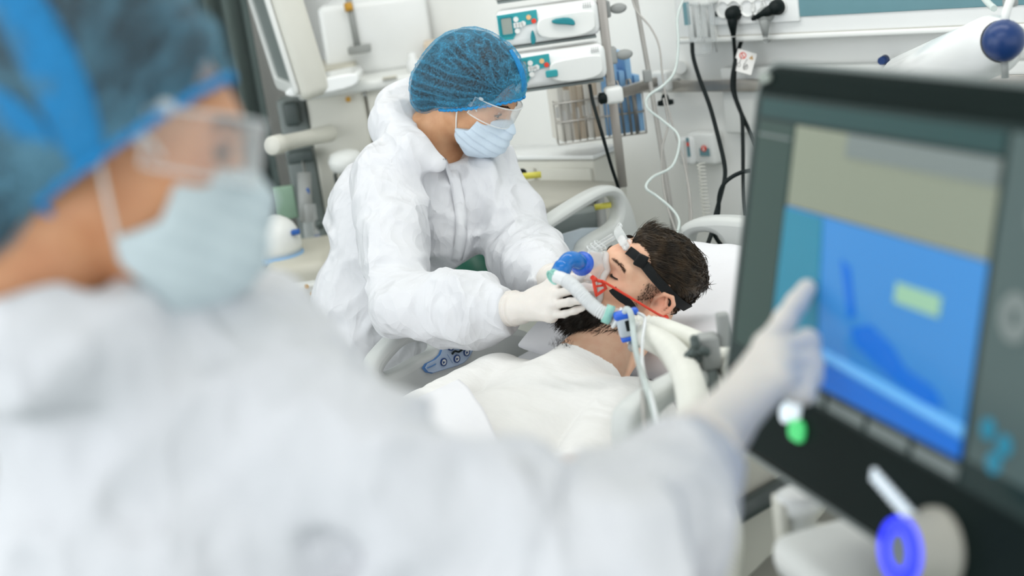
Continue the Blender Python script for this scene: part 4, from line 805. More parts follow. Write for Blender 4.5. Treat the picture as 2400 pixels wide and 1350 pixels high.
def brow_lash(hd, parent, m, female=False, closed=True):
    for sx in (-1, 1):
        k = 320; u = RNG.uniform(0, 1, k); x = (.014+.040*u)*sx; z = .0245+.0070*np.sin(u*PI*.75)-.006*u+RNG.normal(0, .0018, k); y = .094-.016*u**2
        rt = np.stack([x, y, z], 1); d = hd.base(rt.astype(np.float32)); rt[:, 1] -= d
        V, Q = strands(rt, np.tile((0, 1., 0), (k, 1)), np.tile(unit((sx*.9, .1, .25)), (k, 1)), .0068, .00042, .85, 3, .09)
        link('eyebrow', mesh_np(hd.W(V), Q), m, parent)
        k = 46; u = np.linspace(0, 1, k); x = (.0150+.037*u); z = .0015-.0040*np.sin(u*PI)+.001*u if closed else .001+.002*np.sin(u*PI); y = .0705+.0168*np.sqrt(np.clip(1-((x-.033)/.0195)**2-((z-.001)/.017)**2, 0.02, 1))
        rt = np.stack([x*sx, y, z*np.ones(k)], 1); V, Q = strands(rt, np.tile((0, 1., 0), (k, 1)), np.tile(unit((.25*sx, .8, -.6)), (k, 1)), .0075, .0005, .8, 3, .1)
        T_ = MB().tube(rt, .0011, 5); V2 = np.array(T_.V); mb = MB(); mb.add(hd.W(V), Q.tolist()); mb.add(hd.W(V2), T_.F)
        mb.build('eyelashes', 'lash', parent)
brow_lash(PH, patient, 'hair_man')
# beard running back under the jaw
def on_surface(xy, fn, t0, t1, n=110):
    tt = np.linspace(t0, t1, n); P = np.array([[at(x, y, t) for t in tt] for x, y in xy]).astype(np.float32); D = fn(P.reshape(-1, 3)).reshape(len(xy), n); k = np.clip(np.argmax(D < 0, 1), 1, n-1); return P[np.arange(len(xy)), k].astype(float)
def in_poly(p, poly):
    c = np.zeros(len(p), bool); j = len(poly)-1
    for i in range(len(poly)):
        (xi, yi), (xj, yj) = poly[i], poly[j]; c ^= ((yi > p[:, 1]) != (yj > p[:, 1])) & (p[:, 0] < (xj-xi)*(p[:, 1]-yi)/(yj-yi+1e-9)+xi); j = i
    return c
jaw_px = RNG.uniform((1325, 725), (1490, 782), (5200, 2)); jaw_px = jaw_px[in_poly(jaw_px, [(1335, 740), (1395, 728), (1430, 730), (1460, 742), (1492, 748), (1486, 764), (1462, 773), (1405, 780), (1350, 770)])][:2400]
rt = on_surface(jaw_px, lambda p: np.minimum(smin(PH.sdf(p), chain(p, P_NECK, [.058, .062, .075], .03), .022), 9), 2.40, 2.72); nn = np.tile(unit(_C-np.array(rt).mean(0)), (len(rt), 1))
V, Q = strands(rt, nn, np.tile(unit(PH.R@np.array((0, .30, -.75))+.35*nn[0]), (len(rt), 1)), .017, .00062, .75, 3, .2); link('jaw_beard', mesh_np(V, Q), 'beard', patient)
# chest hair showing in the neck opening
k = 220; rt = on_surface(np.stack([RNG.normal(1318, 11, k), RNG.normal(806, 7, k)], 1), patient_body, 2.40, 2.80)
V, Q = strands(rt, np.tile((0, 0, 1.), (k, 1)), np.tile(unit((.5, -.3, .5)), (k, 1)), .010, .0003, .8, 3, .35); link('chest_hair', mesh_np(V, Q), 'lash', patient)

# ------------------------------------------------------------------ nurse behind the bed
def px(n, t): return n*t/FPX
def crumple(p, a1=.006, a2=.0028, k=1.):
    w = (vnoise(p*7+2)-.5)[:, None]*1.6
    return ((ridge(p*8.5*k+w)**2-.35)*a1+(ridge(p*19*k+w*1.3+(3.1, 8.2, 1.7))**2-.35)*a2+(vnoise(p*4.2*k+9)-.5)*a1*1.3)
NH = Head([[0.4053, 0.7384, 0.5391], [-0.9142, 0.331, 0.234], [-0.0056, -0.5876, 0.8091]], [-2.1764, 2.0689, 1.3460], .88, True)
N_NECK = [NH.W(0, -.025, -.06), NH.W(0, -.055, -.15), at(1030, 370, 3.10)]
N_TOR = [at(1035, 365, 3.10), at(1000, 450, 3.12), at(930, 560, 3.15), at(895, 720, 3.18), at(878, 860, 3.22)]
N_TR = [.070, .115, .128, .140, .145]
N_RA = [at(915, 425, 3.02), at(925, 570, 2.92), at(950, 718, 2.80), at(1090, 722, 2.72), at(1203, 725, 2.645)]
N_LA = [at(1150, 405, 3.13), at(1195, 500, 3.08), at(1225, 600, 3.02), at(1262, 632, 2.88), at(1292, 655, 2.76)]
N_RW = at(1215, 723, 2.63)
N_PALM = [at(1296, 667, 2.565), at(1302, 690, 2.545), at(1300, 714, 2.54), at(1291, 738, 2.55)]
N_FIN = [[at(1335, 651, 2.515), at(1362, 647, 2.505), at(1380, 649, 2.50)], [at(1342, 679, 2.50), at(1370, 673, 2.49), at(1390, 674, 2.49)],
         [at(1335, 708, 2.50), at(1358, 704, 2.49), at(1375, 702, 2.49)], [at(1325, 736, 2.515), at(1348, 728, 2.505), at(1365, 722, 2.50)]]
N_TH = [at(1250, 697, 2.60), at(1300, 665, 2.60), at(1335, 640, 2.60)]
N_LW = at(1300, 660, 2.74)
N_LPALM = [at(1322, 640, 2.68), at(1330, 650, 2.67), at(1334, 661, 2.665), at(1334, 672, 2.665)]
N_LFIN = [[k+(at(1340, 630, 2.66)-at(1322, 640, 2.68))*1.1, k+(at(1352, 628, 2.62)-at(1322, 640, 2.68)), k+(at(1358, 634, 2.59)-at(1322, 640, 2.68))] for k in N_LPALM]
N_LTH = [at(1306, 645, 2.71), at(1330, 622, 2.68), at(1348, 616, 2.64)]
N_LEGS = [[at(850, 860, 3.22)+np.array((.085*s*.5, .085*s, 0)) for _ in (0,)] for s in (-1, 1)]
def two_legs(p, hip, fwd, r0, r1, zend, spread=.085):
    side = unit(np.cross(fwd, UPZ)); d = None
    for s in (-1, 1):
        a = np.asarray(hip)+side*spread*s; k = np.array((a[0], a[1], (a[2]+zend)*.5+.05)); b = np.array((a[0], a[1], zend)); ft = b+np.asarray(fwd)*.12
        e = smin(chain(p, [a, k, b], [r0, r0*.5+r1*.5, r1], .03), cone(p, b, ft, r1*.8, r1*.7), .03); d = e if d is None else np.minimum(d, e)
    return d
N_FW = unit(np.array((.75, .35, 0)))
def nurse_body(p):
    d = NH.sdf(p); d = smin(d, chain(p, N_NECK, [.050, .050, .060], .02), .02)
    d = smin(d, chain(p, N_TOR, [r-.035 for r in N_TR], .05), .03)
    d = smin(d, chain(p, N_RA, [.05, .042, .036, .034, .025], .02), .03); d = smin(d, chain(p, N_LA, [.05, .042, .036, .034, .024], .02), .03)
    d = smin(d, hand_sdf(p, N_RW, N_PALM, N_FIN, .0067, N_TH, -.0012), .01); d = smin(d, hand_sdf(p, N_LW, N_LPALM, N_LFIN, .0080, N_LTH, -.0012), .01)
    return smin(d, two_legs(p, N_TOR[-1], N_FW, .075, .045, .05), .04)
nurse = thing('person', (N_TOR[-1][0], N_TOR[-1][1], 0), 'masked nurse in white coverall bending over the patient from the far bedside', 'person')
grow('body', nurse_body, (-2.75, 1.35, -.02), (-1.70, 2.40, 1.50), .0036, 'skin_nurse', nurse, 1, skin_tint(NH, 0, .1))
RW_D = unit(N_RA[4]-N_RA[3]); LW_D = unit(N_LA[4]-N_LA[3])
def nurse_suit(p):
    d = chain(p, N_TOR, N_TR, .05); d = smin(d, cone(p, at(880, 470, 3.18), at(850, 520, 3.22), .085, .075), .05)
    d = smin(d, cone(p, at(1130, 420, 3.06), at(1060, 560, 3.05), .055, .05), .06)
    ra = chain(p, N_RA, [.080, .066, .066, .066, .034], .03); ra = smax(ra, (p-N_RA[4].astype(np.float32))@RW_D.astype(np.float32)+.012, .006)
    la = chain(p, N_LA, [.070, .074, .074, .060, .034], .03); la = smax(la, (p-N_LA[4].astype(np.float32))@LW_D.astype(np.float32), .006)
    d = smin(d, ra, .028); d = smin(d, la, .03)
    hd = chain(p, [at(985, 205, 3.22), at(940, 245, 3.17), at(928, 300, 3.08), at(965, 358, 2.98), at(1025, 383, 2.96)], [.036, .050, .052, .040, .018], .02)
    d = smin(d, hd, .022)
    d = smin(d, two_legs(p, N_TOR[-1], N_FW, .115, .075, .07), .06)
    hole = cone(p, N_NECK[0], NH.W(0, -.030, -.15), .066, .060); d = smax(d, -hole, .012)
    zip_ = np.exp(-(np.abs(cone(p, at(1090, 385, 2.96), at(1085, 600, 2.96), 0, 0))/.014)**6)*.007
    el = np.exp(-(np.linalg.norm(p-N_RA[2].astype(np.float32), axis=1)/.12)**2)
    return d-crumple(p, .015+.008*el, .0065)-zip_
grow('coverall', nurse_suit, (-2.80, 1.30, -.04), (-1.72, 2.48, 1.46), .0052, 'suit', nurse, 1, label='baggy white hooded coverall with crumpled sleeves')
def on_suit(x, y, fn, t0, t1, n=160):
    tt = np.linspace(t0, t1, n); P = np.array([at(x, y, t) for t in tt]).astype(np.float32); k = int(np.argmax(fn(P) < 0)); return P[max(k-1, 0)].astype(float)
def flap(name, path, w, fn, parent, label, t0=2.6, t1=3.3):
    c = curve3(np.array([(x, y, 0) for x, y in path], float), 22)[:, :2]; V = []
    for i in range(len(c)):
        for dx in (-w/2, -w/6, w/6, w/2): q = on_suit(c[i, 0]+dx, c[i, 1], fn, t0, t1); V.append(q+unit(_C-q)*(.004 if abs(dx) < w/3 else .0015))
    V = relax_strip(np.array(V).reshape(len(c), 4, 3)); F = [[i*4+j, i*4+j+1, i*4+j+5, i*4+j+4] for i in range(len(c)-1) for j in range(3)]
    o = link(name, mesh_np(V.reshape(-1, 3), np.array(F)), 'suit', parent, label=label); mo = o.modifiers.new('s', 'SOLIDIFY'); mo.thickness = .003; mo.offset = 0; return o
def relax_strip(V):
    for _ in range(4): V[1:-1] = .5*V[1:-1]+.25*(V[:-2]+V[2:])
    return V
flap('zip_flap', [(1052, 372), (1068, 430), (1080, 500), (1080, 560), (1070, 610)], 26, nurse_suit, nurse, 'long straight zip flap down the chest')
def glove(name, w, pal, fin, th, elb, parent, lo, hi, h, ln=.045, mt='glove', fr=.0080, wr=.031):
    dv = unit(w-elb); cuff = w-dv*ln
    def f(p):
        wr_ = (ridge(p*(60, 60, 60))-.5)*.0009
        d = hand_sdf(p, w, pal, fin, fr, th, .0008); d = smin(d, cone(p, cuff, w, wr, .027), .012)
        ring = np.minimum(np.abs((p-cuff.astype(np.float32))@dv.astype(np.float32)-.004), np.abs((p-cuff.astype(np.float32))@dv.astype(np.float32)-.016)); d = d-.0034*np.exp(-(ring/.003)**2)*(np.linalg.norm(p-cuff.astype(np.float32), axis=1) < .06)
        return smax(d-wr_, -((p-cuff.astype(np.float32))@dv.astype(np.float32)), .002)
    return grow(name, f, lo, hi, h, mt, parent, 1)
def bounds(pts, m): P = np.array(pts); return P.min(0)-m, P.max(0)+m
def flat(l): return [q for f in l for q in f]
lo, hi = bounds([N_RW]+N_PALM+flat(N_FIN)+N_TH, .05); glove('glove', N_RW, N_PALM, N_FIN, N_TH, N_RA[3], nurse, lo, hi, .0017, .024, fr=.0067)
lo, hi = bounds([N_LW]+N_LPALM+flat(N_LFIN)+N_LTH, .05); glove('glove', N_LW, N_LPALM, N_LFIN, N_LTH, N_LA[3], nurse, lo, hi, .0022, .02)
def eyes(hd, parent, down=.35, lash=.0017):
    for sx in (-1, 1):
        c = np.array((.033*sx, .0725, .001)); o = MB().ball(hd.W(c), .0150*hd.s, 16).build('eye', 'eye_white', parent)
        d = unit((0, 1, -down)); MB().ball(hd.W(c+d*.0100), .0072*hd.s, 12).build('iris', 'eye_dark', o)
        lid = []
        for th, zz in ((.0042, 1), (-.0075, -1)):
            u = np.linspace(-1, 1, 14); P = np.stack([c[0]+.0165*u, c[1]+.0155*np.sqrt(np.clip(1-(u*.9)**2, .05, 1)), c[2]+th*(1-u*u)-.0015], 1); mb = MB().tube(hd.W(P), .0023*hd.s, 7); mb.build('eyelid', 'skin_lid', parent)
            if zz > 0: MB().tube(hd.W(P+np.array((0, .0022, .0))), lash*hd.s, 6).build('eyelashes', 'lash', parent)
MATS['skin_lid'] = MATS['skin_nurse']
mat('skin_lid', 'bd8c66', .5, noise=.06, nscale=50)
eyes(NH, nurse, .6)
def brows(hd, parent, m, rad=.0008):
    for sx in (-1, 1):
        k = 110; u = RNG.uniform(0, 1, k); rt = np.stack([(.014+.040*u)*sx, .092-.016*u**2, .0225+.0075*np.sin(u*PI*.75)-.005*u+RNG.normal(0, .0013, k)], 1); rt[:, 1] -= hd.base(rt.astype(np.float32))
        V, Q = strands(rt, np.tile((0, 1., 0), (k, 1)), np.tile(unit((sx*.9, .1, .25)), (k, 1)), .009, rad, .7, 3, .12); link('eyebrow', mesh_np(hd.W(V), Q), m, parent)
brows(NH, nurse, 'lash')
# hair gathered under the cap, cap, elastic, goggles, mask: all in the wearer's head frame
def cap_mat(name, base, dark, op):
    m = bpy.data.materials.new(name); m.use_nodes = True; nt = m.node_tree; b = nt.nodes['Principled BSDF']; Lk = nt.links
    b.inputs['Base Color'].default_value = lin(base); b.inputs['Roughness'].default_value = .7; b.inputs['Specular IOR Level'].default_value = .2
    tc = nt.nodes.new('ShaderNodeTexCoord'); mp = nt.nodes.new('ShaderNodeMapping'); mp.inputs['Scale'].default_value = (1, 1, 1); Lk.new(tc.outputs['Object'], mp.inputs[0])
    n1 = nt.nodes.new('ShaderNodeTexNoise'); n1.inputs['Scale'].default_value = 260; n1.inputs['Detail'].default_value = 3; Lk.new(mp.outputs[0], n1.inputs['Vector'])
    at_ = nt.nodes.new('ShaderNodeVertexColor'); at_.layer_name = 'tint'
    sp = nt.nodes.new('ShaderNodeSeparateColor'); Lk.new(at_.outputs[0], sp.inputs[0])
    mr = nt.nodes.new('ShaderNodeMapRange'); mr.inputs[1].default_value = .38; mr.inputs[2].default_value = .66; mr.inputs[3].default_value = op-.14; mr.inputs[4].default_value = op+.16; Lk.new(n1.outputs[0], mr.inputs[0])
    lw = nt.nodes.new('ShaderNodeLayerWeight'); lw.inputs[0].default_value = .28
    ad = nt.nodes.new('ShaderNodeMath'); ad.operation = 'MULTIPLY_ADD'; Lk.new(lw.outputs['Facing'], ad.inputs[0]); ad.inputs[1].default_value = .45; Lk.new(mr.outputs[0], ad.inputs[2])
    ad2 = nt.nodes.new('ShaderNodeMath'); ad2.operation = 'MULTIPLY_ADD'; ad2.use_clamp = True; Lk.new(sp.outputs[0], ad2.inputs[0]); ad2.inputs[1].default_value = .5; Lk.new(ad.outputs[0], ad2.inputs[2])
    bp = nt.nodes.new('ShaderNodeBump'); bp.inputs['Strength'].default_value = .35; bp.inputs['Distance'].default_value = .001; Lk.new(n1.outputs[0], bp.inputs['Height']); Lk.new(bp.outputs[0], b.inputs['Normal'])
    tr = nt.nodes.new('ShaderNodeBsdfTransparent'); ms = nt.nodes.new('ShaderNodeMixShader'); Lk.new(ad2.outputs[0], ms.inputs[0]); Lk.new(tr.outputs[0], ms.inputs[1]); Lk.new(b.outputs[0], ms.inputs[2])
    Lk.new(ms.outputs[0], nt.nodes['Material Output'].inputs['Surface']); MATS[name] = m
cap_mat('bouffant', '4698bd', '', .12); cap_mat('bouffant_front', '6a9db4', '', .06)
BUN_DROP = .040
def headwear(hd, parent, capc, capr, plane_o, plane_n, bun, h, mask_m, capm='bouffant', knot=(0, .085, .062)):
    capc = np.array(capc, np.float32); po = np.array(plane_o, np.float32); pn = np.array(unit(plane_n), np.float32)
    def splane(q): return (q-po)@pn+BUN_DROP*sstep(-.040, -.075, q[:, 1])
    def body(q, g=0.):
        d = ell(q, capc, np.array(capr, np.float32)+g); d = smin(d, ell(q, bun[0], np.array(bun[1], np.float32)+g), .04)
        return smin(d, ell(q, (0, -.022, -.002), np.array((.095, .080, .058), np.float32)+g), .03)
    def pleat(q):            # radial pleats gathering to the forehead and along the elastic
        k = np.array(knot, np.float32); v = q-k; r = np.linalg.norm(v, axis=1)+1e-6; a = np.arctan2(v[:, 0], v[:, 2]+.35*np.abs(v[:, 1])); b = np.arctan2(v[:, 1], v[:, 2])
        w1 = ridge(np.stack([a*5.0, b*9.0, r*7], 1))**5; s = splane(q); w2 = ridge(np.stack([q[:, 1]*70, q[:, 0]*70, s*10], 1))**3*np.exp(-np.clip(s, 0, 1)/.035); return w1, w2, s
    def cap(p):
        q = hd.L(p); w1, w2, s = pleat(q); d = body(q)-.0035*w1-.003*w2-.003*(vnoise(q*28)-.5)-.0022*(vnoise(q*70)-.5)
        tuck = ell(q, (0, .015, .02), (.083, .108, .11)); d = smax(d, smin(tuck-.012-.25*np.clip(s, 0, .5), d, .005) if False else d, .001)
        return np.maximum(d, -s)*hd.s
    def tint(p):
        q = hd.L(p); w1, w2, s = pleat(q); v = q-np.array(knot, np.float32); near = np.exp(-(np.linalg.norm(v, axis=1)/.048)**2); edge = np.exp(-np.clip(s, 0, 1)/.010)
        c = np.clip(.75*w1+.55*w2+1.0*near+.7*edge, 0, 1.2); return np.stack([c, c, c], 1)
    lo, hi = bounds(hd.W(np.array([[x, y, z] for x in (-.16, .16) for y in (-.23, .17) for z in (-.16, .22)])), 0)
    grow('bouffant_cap', cap, lo, hi, h, capm, parent, 1, tint, label='translucent blue bouffant cap gathered at the forehead')
    def hair(p):
        q = hd.L(p); s = splane(q); d = body(q, -.0045)-.004*(vnoise(q*40)-.5); face = ell(q, (0, .095, .02), (.075, .050, .075)); return np.maximum(smax(d, -face, .01), -s+.006)*hd.s
    grow('hair', hair, lo, hi, h*1.3, 'hair_dark', parent, 1)
    # elastic edge: ruffled ring where the cap meets the plane
    a = np.linspace(0, 2*PI, 180, endpoint=False); u = unit(np.cross(pn, (1, 0, 0))); w = np.cross(pn, u); c0 = po-pn*((po-capc)@pn)*0; c0 = capc-pn*((capc-po)@pn); pts = []
    for t in a:
        dv = (math.cos(t)*u+math.sin(t)*w); rr = np.linspace(.02, .26, 120)[:, None]; qq = (c0+rr*dv).astype(np.float32); k = np.argmax(body(qq) > 0); q2 = qq-pn*BUN_DROP*float(sstep(-.040, -.075, np.float64(qq[k][1]))); k = np.argmax(body(q2) > 0); qq = q2; pts.append(qq[k]+pn*.0015*math.sin(t*46)+dv*.0012*math.sin(t*31))
    MB().tube(hd.W(np.array(pts)), .0036*hd.s, 7, closed=True).build('elastic_band', 'cap_edge', parent)
def cap_fold(hd, parent, capc, L, r0):
    c = np.array(capc, float); P = []
    for q in curve3(np.array(L, float), 30): P.append(q)
    P = np.array(P); n = len(P); rr = r0*np.sin(np.linspace(.15, .92, n)*PI)**.6; V = []; T = np.gradient(P, axis=0)
    for i in range(n):
        o = unit(P[i]-c); w = unit(np.cross(T[i], o))
        for j in range(10): a = 2*PI*j/10; V.append(P[i]+w*rr[i]*math.cos(a)+o*rr[i]*.35*(math.sin(a)+.25*math.sin(3*a)))
    F = [[i*10+j, i*10+(j+1) % 10, (i+1)*10+(j+1) % 10, (i+1)*10+j] for i in range(n-1) for j in range(10)]
    link('cap_fold', mesh_np(hd.W(np.array(V)), np.array(F)), 'cap_bunch', parent, label='vivid blue bunched fold of the cap')
mat('cap_bunch', '1c97dc', .7, noise=.2, nscale=120, alpha=.72)
mat('cap_edge', '1a93d6', .7, noise=.15, nscale=200)
def mask_wear(hd, parent, m, h):
    def tent(q):
        X = q.copy(); X[:, 0] = np.abs(q[:, 0])
        d = chain(X, [(0, .098, -.004), (0, .112, -.034), (0, .102, -.072), (0, .080, -.106)], [.011, .014, .021, .016], .02)
        d = smin(d, chain(X, [(.030, .074, -.022), (.046, .052, -.050), (.045, .030, -.076)], [.020, .018, .016], .02), .03)
        d = smin(d, chain(X, [(.018, .085, -.080), (.030, .055, -.100), (.036, .032, -.100)], [.030, .022, .014], .02), .03)
        d = smin(d, ell(X, (0, .045, -.055), (.058, .052, .058)), .03); return d
    def f(p):
        q = hd.L(p); ax = np.abs(q[:, 0]); zz = q[:, 2]+.25*(q[:, 1]-.08); fr = (zz*52) % 1.0; pl = (.5-np.abs(fr-.2))*.0045*sstep(-.115, -.10, q[:, 2])*sstep(-.008, -.02, q[:, 2])
        d = tent(q)-.003-pl-.0012*(vnoise(q*60)-.5)
        top = q[:, 2]-(-.006-.30*np.clip(.105-q[:, 1], 0, .1)+0*ax); back = np.interp(q[:, 2], [-.14, -.115, -.092, -.074, -.058, -.045, 0], [.075, .048, .018, .012, .046, .050, .058]).astype(np.float32)-q[:, 1]
        d = smax(d, top, .003); d = smax(d, back, .003); return np.maximum(d, -.128-q[:, 2])*hd.s
    lo, hi = bounds(hd.W(np.array([[x, y, z] for x in (-.09, .09) for y in (-.02, .15) for z in (-.15, .03)])), 0)
    o = grow('face_mask', f, lo, hi, h, m, parent, 1, label='pale blue pleated surgical mask')
    for sx in (-1, 1):
        for a, b in (((.055*sx, .056, -.022), (.079*sx, .012, .022)), ((.060*sx, .016, -.078), (.078*sx, -.006, -.006))):
            P = curve3([a, ((a[0]+b[0])/2*1.06, (a[1]+b[1])/2, (a[2]+b[2])/2), b], 10); MB().tube(hd.W(P), .0019*hd.s, 7).build('ear_loop', 'cord_white', parent)
def goggles(hd, parent):
    def prof(a, z):     # wrap-round lens: angle from straight ahead, height
        r = .083+.010*math.cos(a)-.30*(z*z)/.04*.08; return np.array((r*math.sin(a)*.98, .022+r*math.cos(a)*1.05, .004+z))
    nA, nZ = 34, 9; A_ = np.linspace(-1.50, 1.50, nA); V = []
    for a in A_:
        hgt = .028-.006*abs(a)/1.5; nose = .012*math.exp(-(a/.2)**2)
        for j in range(nZ):
            z = -hgt+nose+(2*hgt-nose)*j/(nZ-1); V.append(prof(a, z))
    F = [[i*nZ+j, (i+1)*nZ+j, (i+1)*nZ+j+1, i*nZ+j+1] for i in range(nA-1) for j in range(nZ-1)]; V = np.array(V)
    o = link('goggles', mesh_np(hd.W(V), np.array(F)), 'goggle_lens', parent, label='clear wrap-round protective goggles')
    V = V.reshape(nA, nZ, 3); rim = np.vstack([V[:, -1], V[::-1, 0]]); MB().tube(hd.W(rim), .0016*hd.s, 7, closed=True).build('rim', 'goggle_rim', o)
    for sx, i in ((-1, 0), (1, nA-1)):
        c = V[i].mean(0); e = np.array((.080*sx, -.03, .012)); mb = MB(); mb.box(hd.W((c+e)/2), (.003*hd.s, np.linalg.norm(c-e)*hd.s, .012*hd.s), [hd.R[:, 0], hd.R@unit(e-c), hd.R@np.cross((1, 0, 0), unit(e-c))], .001); mb.build('temple', 'goggle_rim', o)
        MB().ball(hd.W(V[i-2*sx, -1]+np.array((.002*sx, -.002, .003))), (.004*hd.s, .007*hd.s, .004*hd.s), 10, hd.R.T).build('hinge', 'goggle_rim', o)
headwear(NH, nurse, (0, -.014, .052), (.096, .124, .100), (0, .102, .050), (0, -.60, .80), ((0, -.092, -.020), (.082, .064, .088)), .0028, 'surgical')
cap_fold(NH, nurse, (0, -.014, .052), [(.012, .035, .146), (.014, .075, .122), (.010, .100, .090), (.004, .108, .060)], .011)
mask_wear(NH, nurse, 'surgical', .0022); goggles(NH, nurse)

# blanket over the legs and belly, its top edge folded back
def bl_z(x, y):
    p = np.stack([x, y, np.zeros_like(x)], -1); z = mz(y)+.006; body = np.zeros_like(x)
    r2 = 1-((x+1.68)/.21)**2; top = .778+.128*np.sqrt(np.clip(r2, 0, 1)); leg = .755+.10*np.maximum(np.sqrt(np.clip(1-((x+1.80)/.12)**2, 0, 1)), np.sqrt(np.clip(1-((x+1.60)/.12)**2, 0, 1)))
    k = sstep(.55, .95, y); b = top*k+leg*(1-k); arm = .838+.045*np.sqrt(np.clip(1-((np.abs(x+1.70)-.245)/.07)**2, 0, 1)); inside = (r2 > 0)
    zz = np.where(inside, np.maximum(z, b), z); arms = np.where(np.abs(np.abs(x+1.70)-.245) < .07, arm, 0)*sstep(1.3, 1.15, y)*sstep(1.0, 1.15, y); zz = np.maximum(zz, arms)
    return zz
def edge_y(x): return 1.515-.55*(x+1.70)+.012*np.sin(x*9)
def blanket(u, v, lift=0., band=0.):
    s = (u-.5)*1.30; x = BXC+np.clip(s, -.425, .425); drop = np.maximum(np.abs(s)-.425, 0); ye = edge_y(x); y = ye-(v*(1.33) if not band else v*band); z = bl_z(x, y)
    for _ in range(2): pass
    x = x+np.sign(s)*(.012+.02*np.sin(y*14+s*3))*(drop > 0); P = np.stack([x, y, z], -1); n = (ridge(P*np.array((9, 7, 9)))-.5)*.016+(ridge(P*np.array((24, 15, 24)))-.5)*.005
    z = z+n+lift-drop; return np.stack([x, y, z], -1)
def smoothz(P, it=6):
    Z = P[..., 2].copy()
    for _ in range(it):
        Zp = np.pad(Z, 1, mode='edge'); Z = (Zp[:-2, 1:-1]+Zp[2:, 1:-1]+Zp[1:-1, :-2]+Zp[1:-1, 2:]+4*Z)/8
    P[..., 2] = Z; return P
bo = cloth_grid('blanket', lambda u, v: smoothz(blanket(u, v, .012), 5), 120, 150, 'linen', .008, label='white blanket over the lying man, folded back at his waist', cat='blanket')
fo = cloth_grid('folded_edge', lambda u, v: smoothz(blanket(u, v, .026, .185), 5), 120, 26, 'linen', .010, parent=bo)

# ------------------------------------------------------------------ nurse in the foreground
FHD = Head([[0.8291, 0.5589, -0.0126], [-0.5203, 0.7797, 0.3485], [0.2046, -0.2824, 0.9372]], [-0.9599, 0.5417, 1.5874], .93, True); FHD.T = FHD.T+FHD.R@np.array((.033, .082, 0.))*(.97-.93)-RIGHT*.008
F_NECK = [FHD.W(0, -.03, -.055), FHD.W(0, -.06, -.13), at(215, 770, 1.13)]
F_TOR = [at(215, 790, 1.13), at(400, 1010, 1.13), at(420, 1380, 1.13), at(430, 1900, 1.13)]; F_TR = [.075, .125, .125, .14]
F_RA = [at(720, 1000, 1.06), at(980, 1135, 1.05), at(1220, 1190, 1.04), at(1400, 1290, 1.04), at(1500, 1225, 1.12), at(1632, 1075, 1.245)]
F_LA = [at(560, 865, 1.24), at(700, 1150, 1.22), at(900, 1440, 1.10), at(1250, 1450, 1.04), at(1560, 1480, 1.02)]
F_RW = at(1685, 1000, 1.262); F_PALM = [at(1800, 812, 1.352), at(1832, 825, 1.335), at(1838, 858, 1.315), at(1828, 893, 1.295)]
F_FIN = [[at(1842, 748, 1.375), at(1868, 710, 1.392), at(1892, 677, 1.402)], [at(1893, 800, 1.36), at(1898, 838, 1.352), at(1872, 850, 1.34)], [at(1903, 852, 1.335), at(1902, 885, 1.325), at(1872, 893, 1.315)], [at(1893, 897, 1.31), at(1888, 925, 1.30), at(1860, 925, 1.295)]]
F_TH = [at(1765, 900, 1.31), at(1815, 850, 1.36), at(1850, 828, 1.37)]
F_LW = at(1640, 1430, 1.02)
F_FW = unit(np.array((.45, .85, 0)))
def front_body(p):
    d = FHD.sdf(p); d = smin(d, chain(p, F_NECK, [.052, .050, .062], .02), .02); d = smin(d, chain(p, F_TOR, [r-.035 for r in F_TR], .05), .03)
    d = smin(d, chain(p, F_RA, [.05, .032, .030, .034, .03, .024], .02), .03); d = smin(d, chain(p, F_LA, [.05, .042, .036, .03, .024], .02), .03)
    d = smin(d, hand_sdf(p, F_RW, F_PALM, F_FIN, .0088, F_TH, -.001), .01); L2 = rest_hand(F_LA[4], F_LA[3]); d = smin(d, hand_sdf(p, L2[0], L2[1], L2[2], .0085, L2[3], -.001), .01)
    return smin(d, two_legs(p, F_TOR[-1], F_FW, .075, .045, .05), .04)
front = thing('person', (F_TOR[-1][0], F_TOR[-1][1], 0), 'woman in blue cap, mask and white coverall touching the screen, seen from behind her shoulder', 'person')
grow('body', front_body, (-1.35, .15, -.02), (-.45, 1.25, 1.85), .005, 'skin_front', front, 1, skin_tint(FHD, 0, .1))
FRD = unit(F_RA[5]-F_RA[4]); FLD = unit(F_LA[4]-F_LA[3])
def front_suit(p):
    d = chain(p, F_TOR, F_TR, .06); d = smin(d, cone(p, at(500, 850, 1.22), at(700, 940, 1.14), .043, .055), .05)
    d = smin(d, chain(p, [at(-60, 770, 1.04), at(90, 800, 1.00), at(300, 840, 1.02), at(420, 815, 1.10), at(530, 790, 1.22)], [.045, .040, .036, .030, .034], .02), .03)
    ra = chain(p, F_RA, [.070, .046, .042, .052, .056, .030], .03); ra = smin(ra, cone(p, at(1480, 1230, 1.1), at(1590, 1130, 1.18), .048, .036), .03); ra = smax(ra, (p-F_RA[5].astype(np.float32))@FRD.astype(np.float32), .006)
    la = chain(p, F_LA, [.058, .065, .055, .048, .034], .03); la = smax(la, (p-F_LA[4].astype(np.float32))@FLD.astype(np.float32), .006)
    d = smin(smin(d, ra, .035), la, .06); d = smin(d, two_legs(p, F_TOR[-1], F_FW, .12, .08, .07), .06)
    d = smax(d, -cone(p, F_NECK[0], FHD.W(0, -.05, -.115), .072, .066), .012)
    return d-crumple(p, .020, .007)
grow('coverall', front_suit, (-1.42, .10, -.04), (-.45, 1.18, 1.62), .0075, 'suit', front, 1, label='baggy white hooded coverall')
lo, hi = bounds([F_RW]+F_PALM+flat(F_FIN)+F_TH, .06); glove('glove', F_RW, F_PALM, F_FIN, F_TH, F_RA[4], front, lo, hi, .0028, .05, fr=.0108, wr=.036)
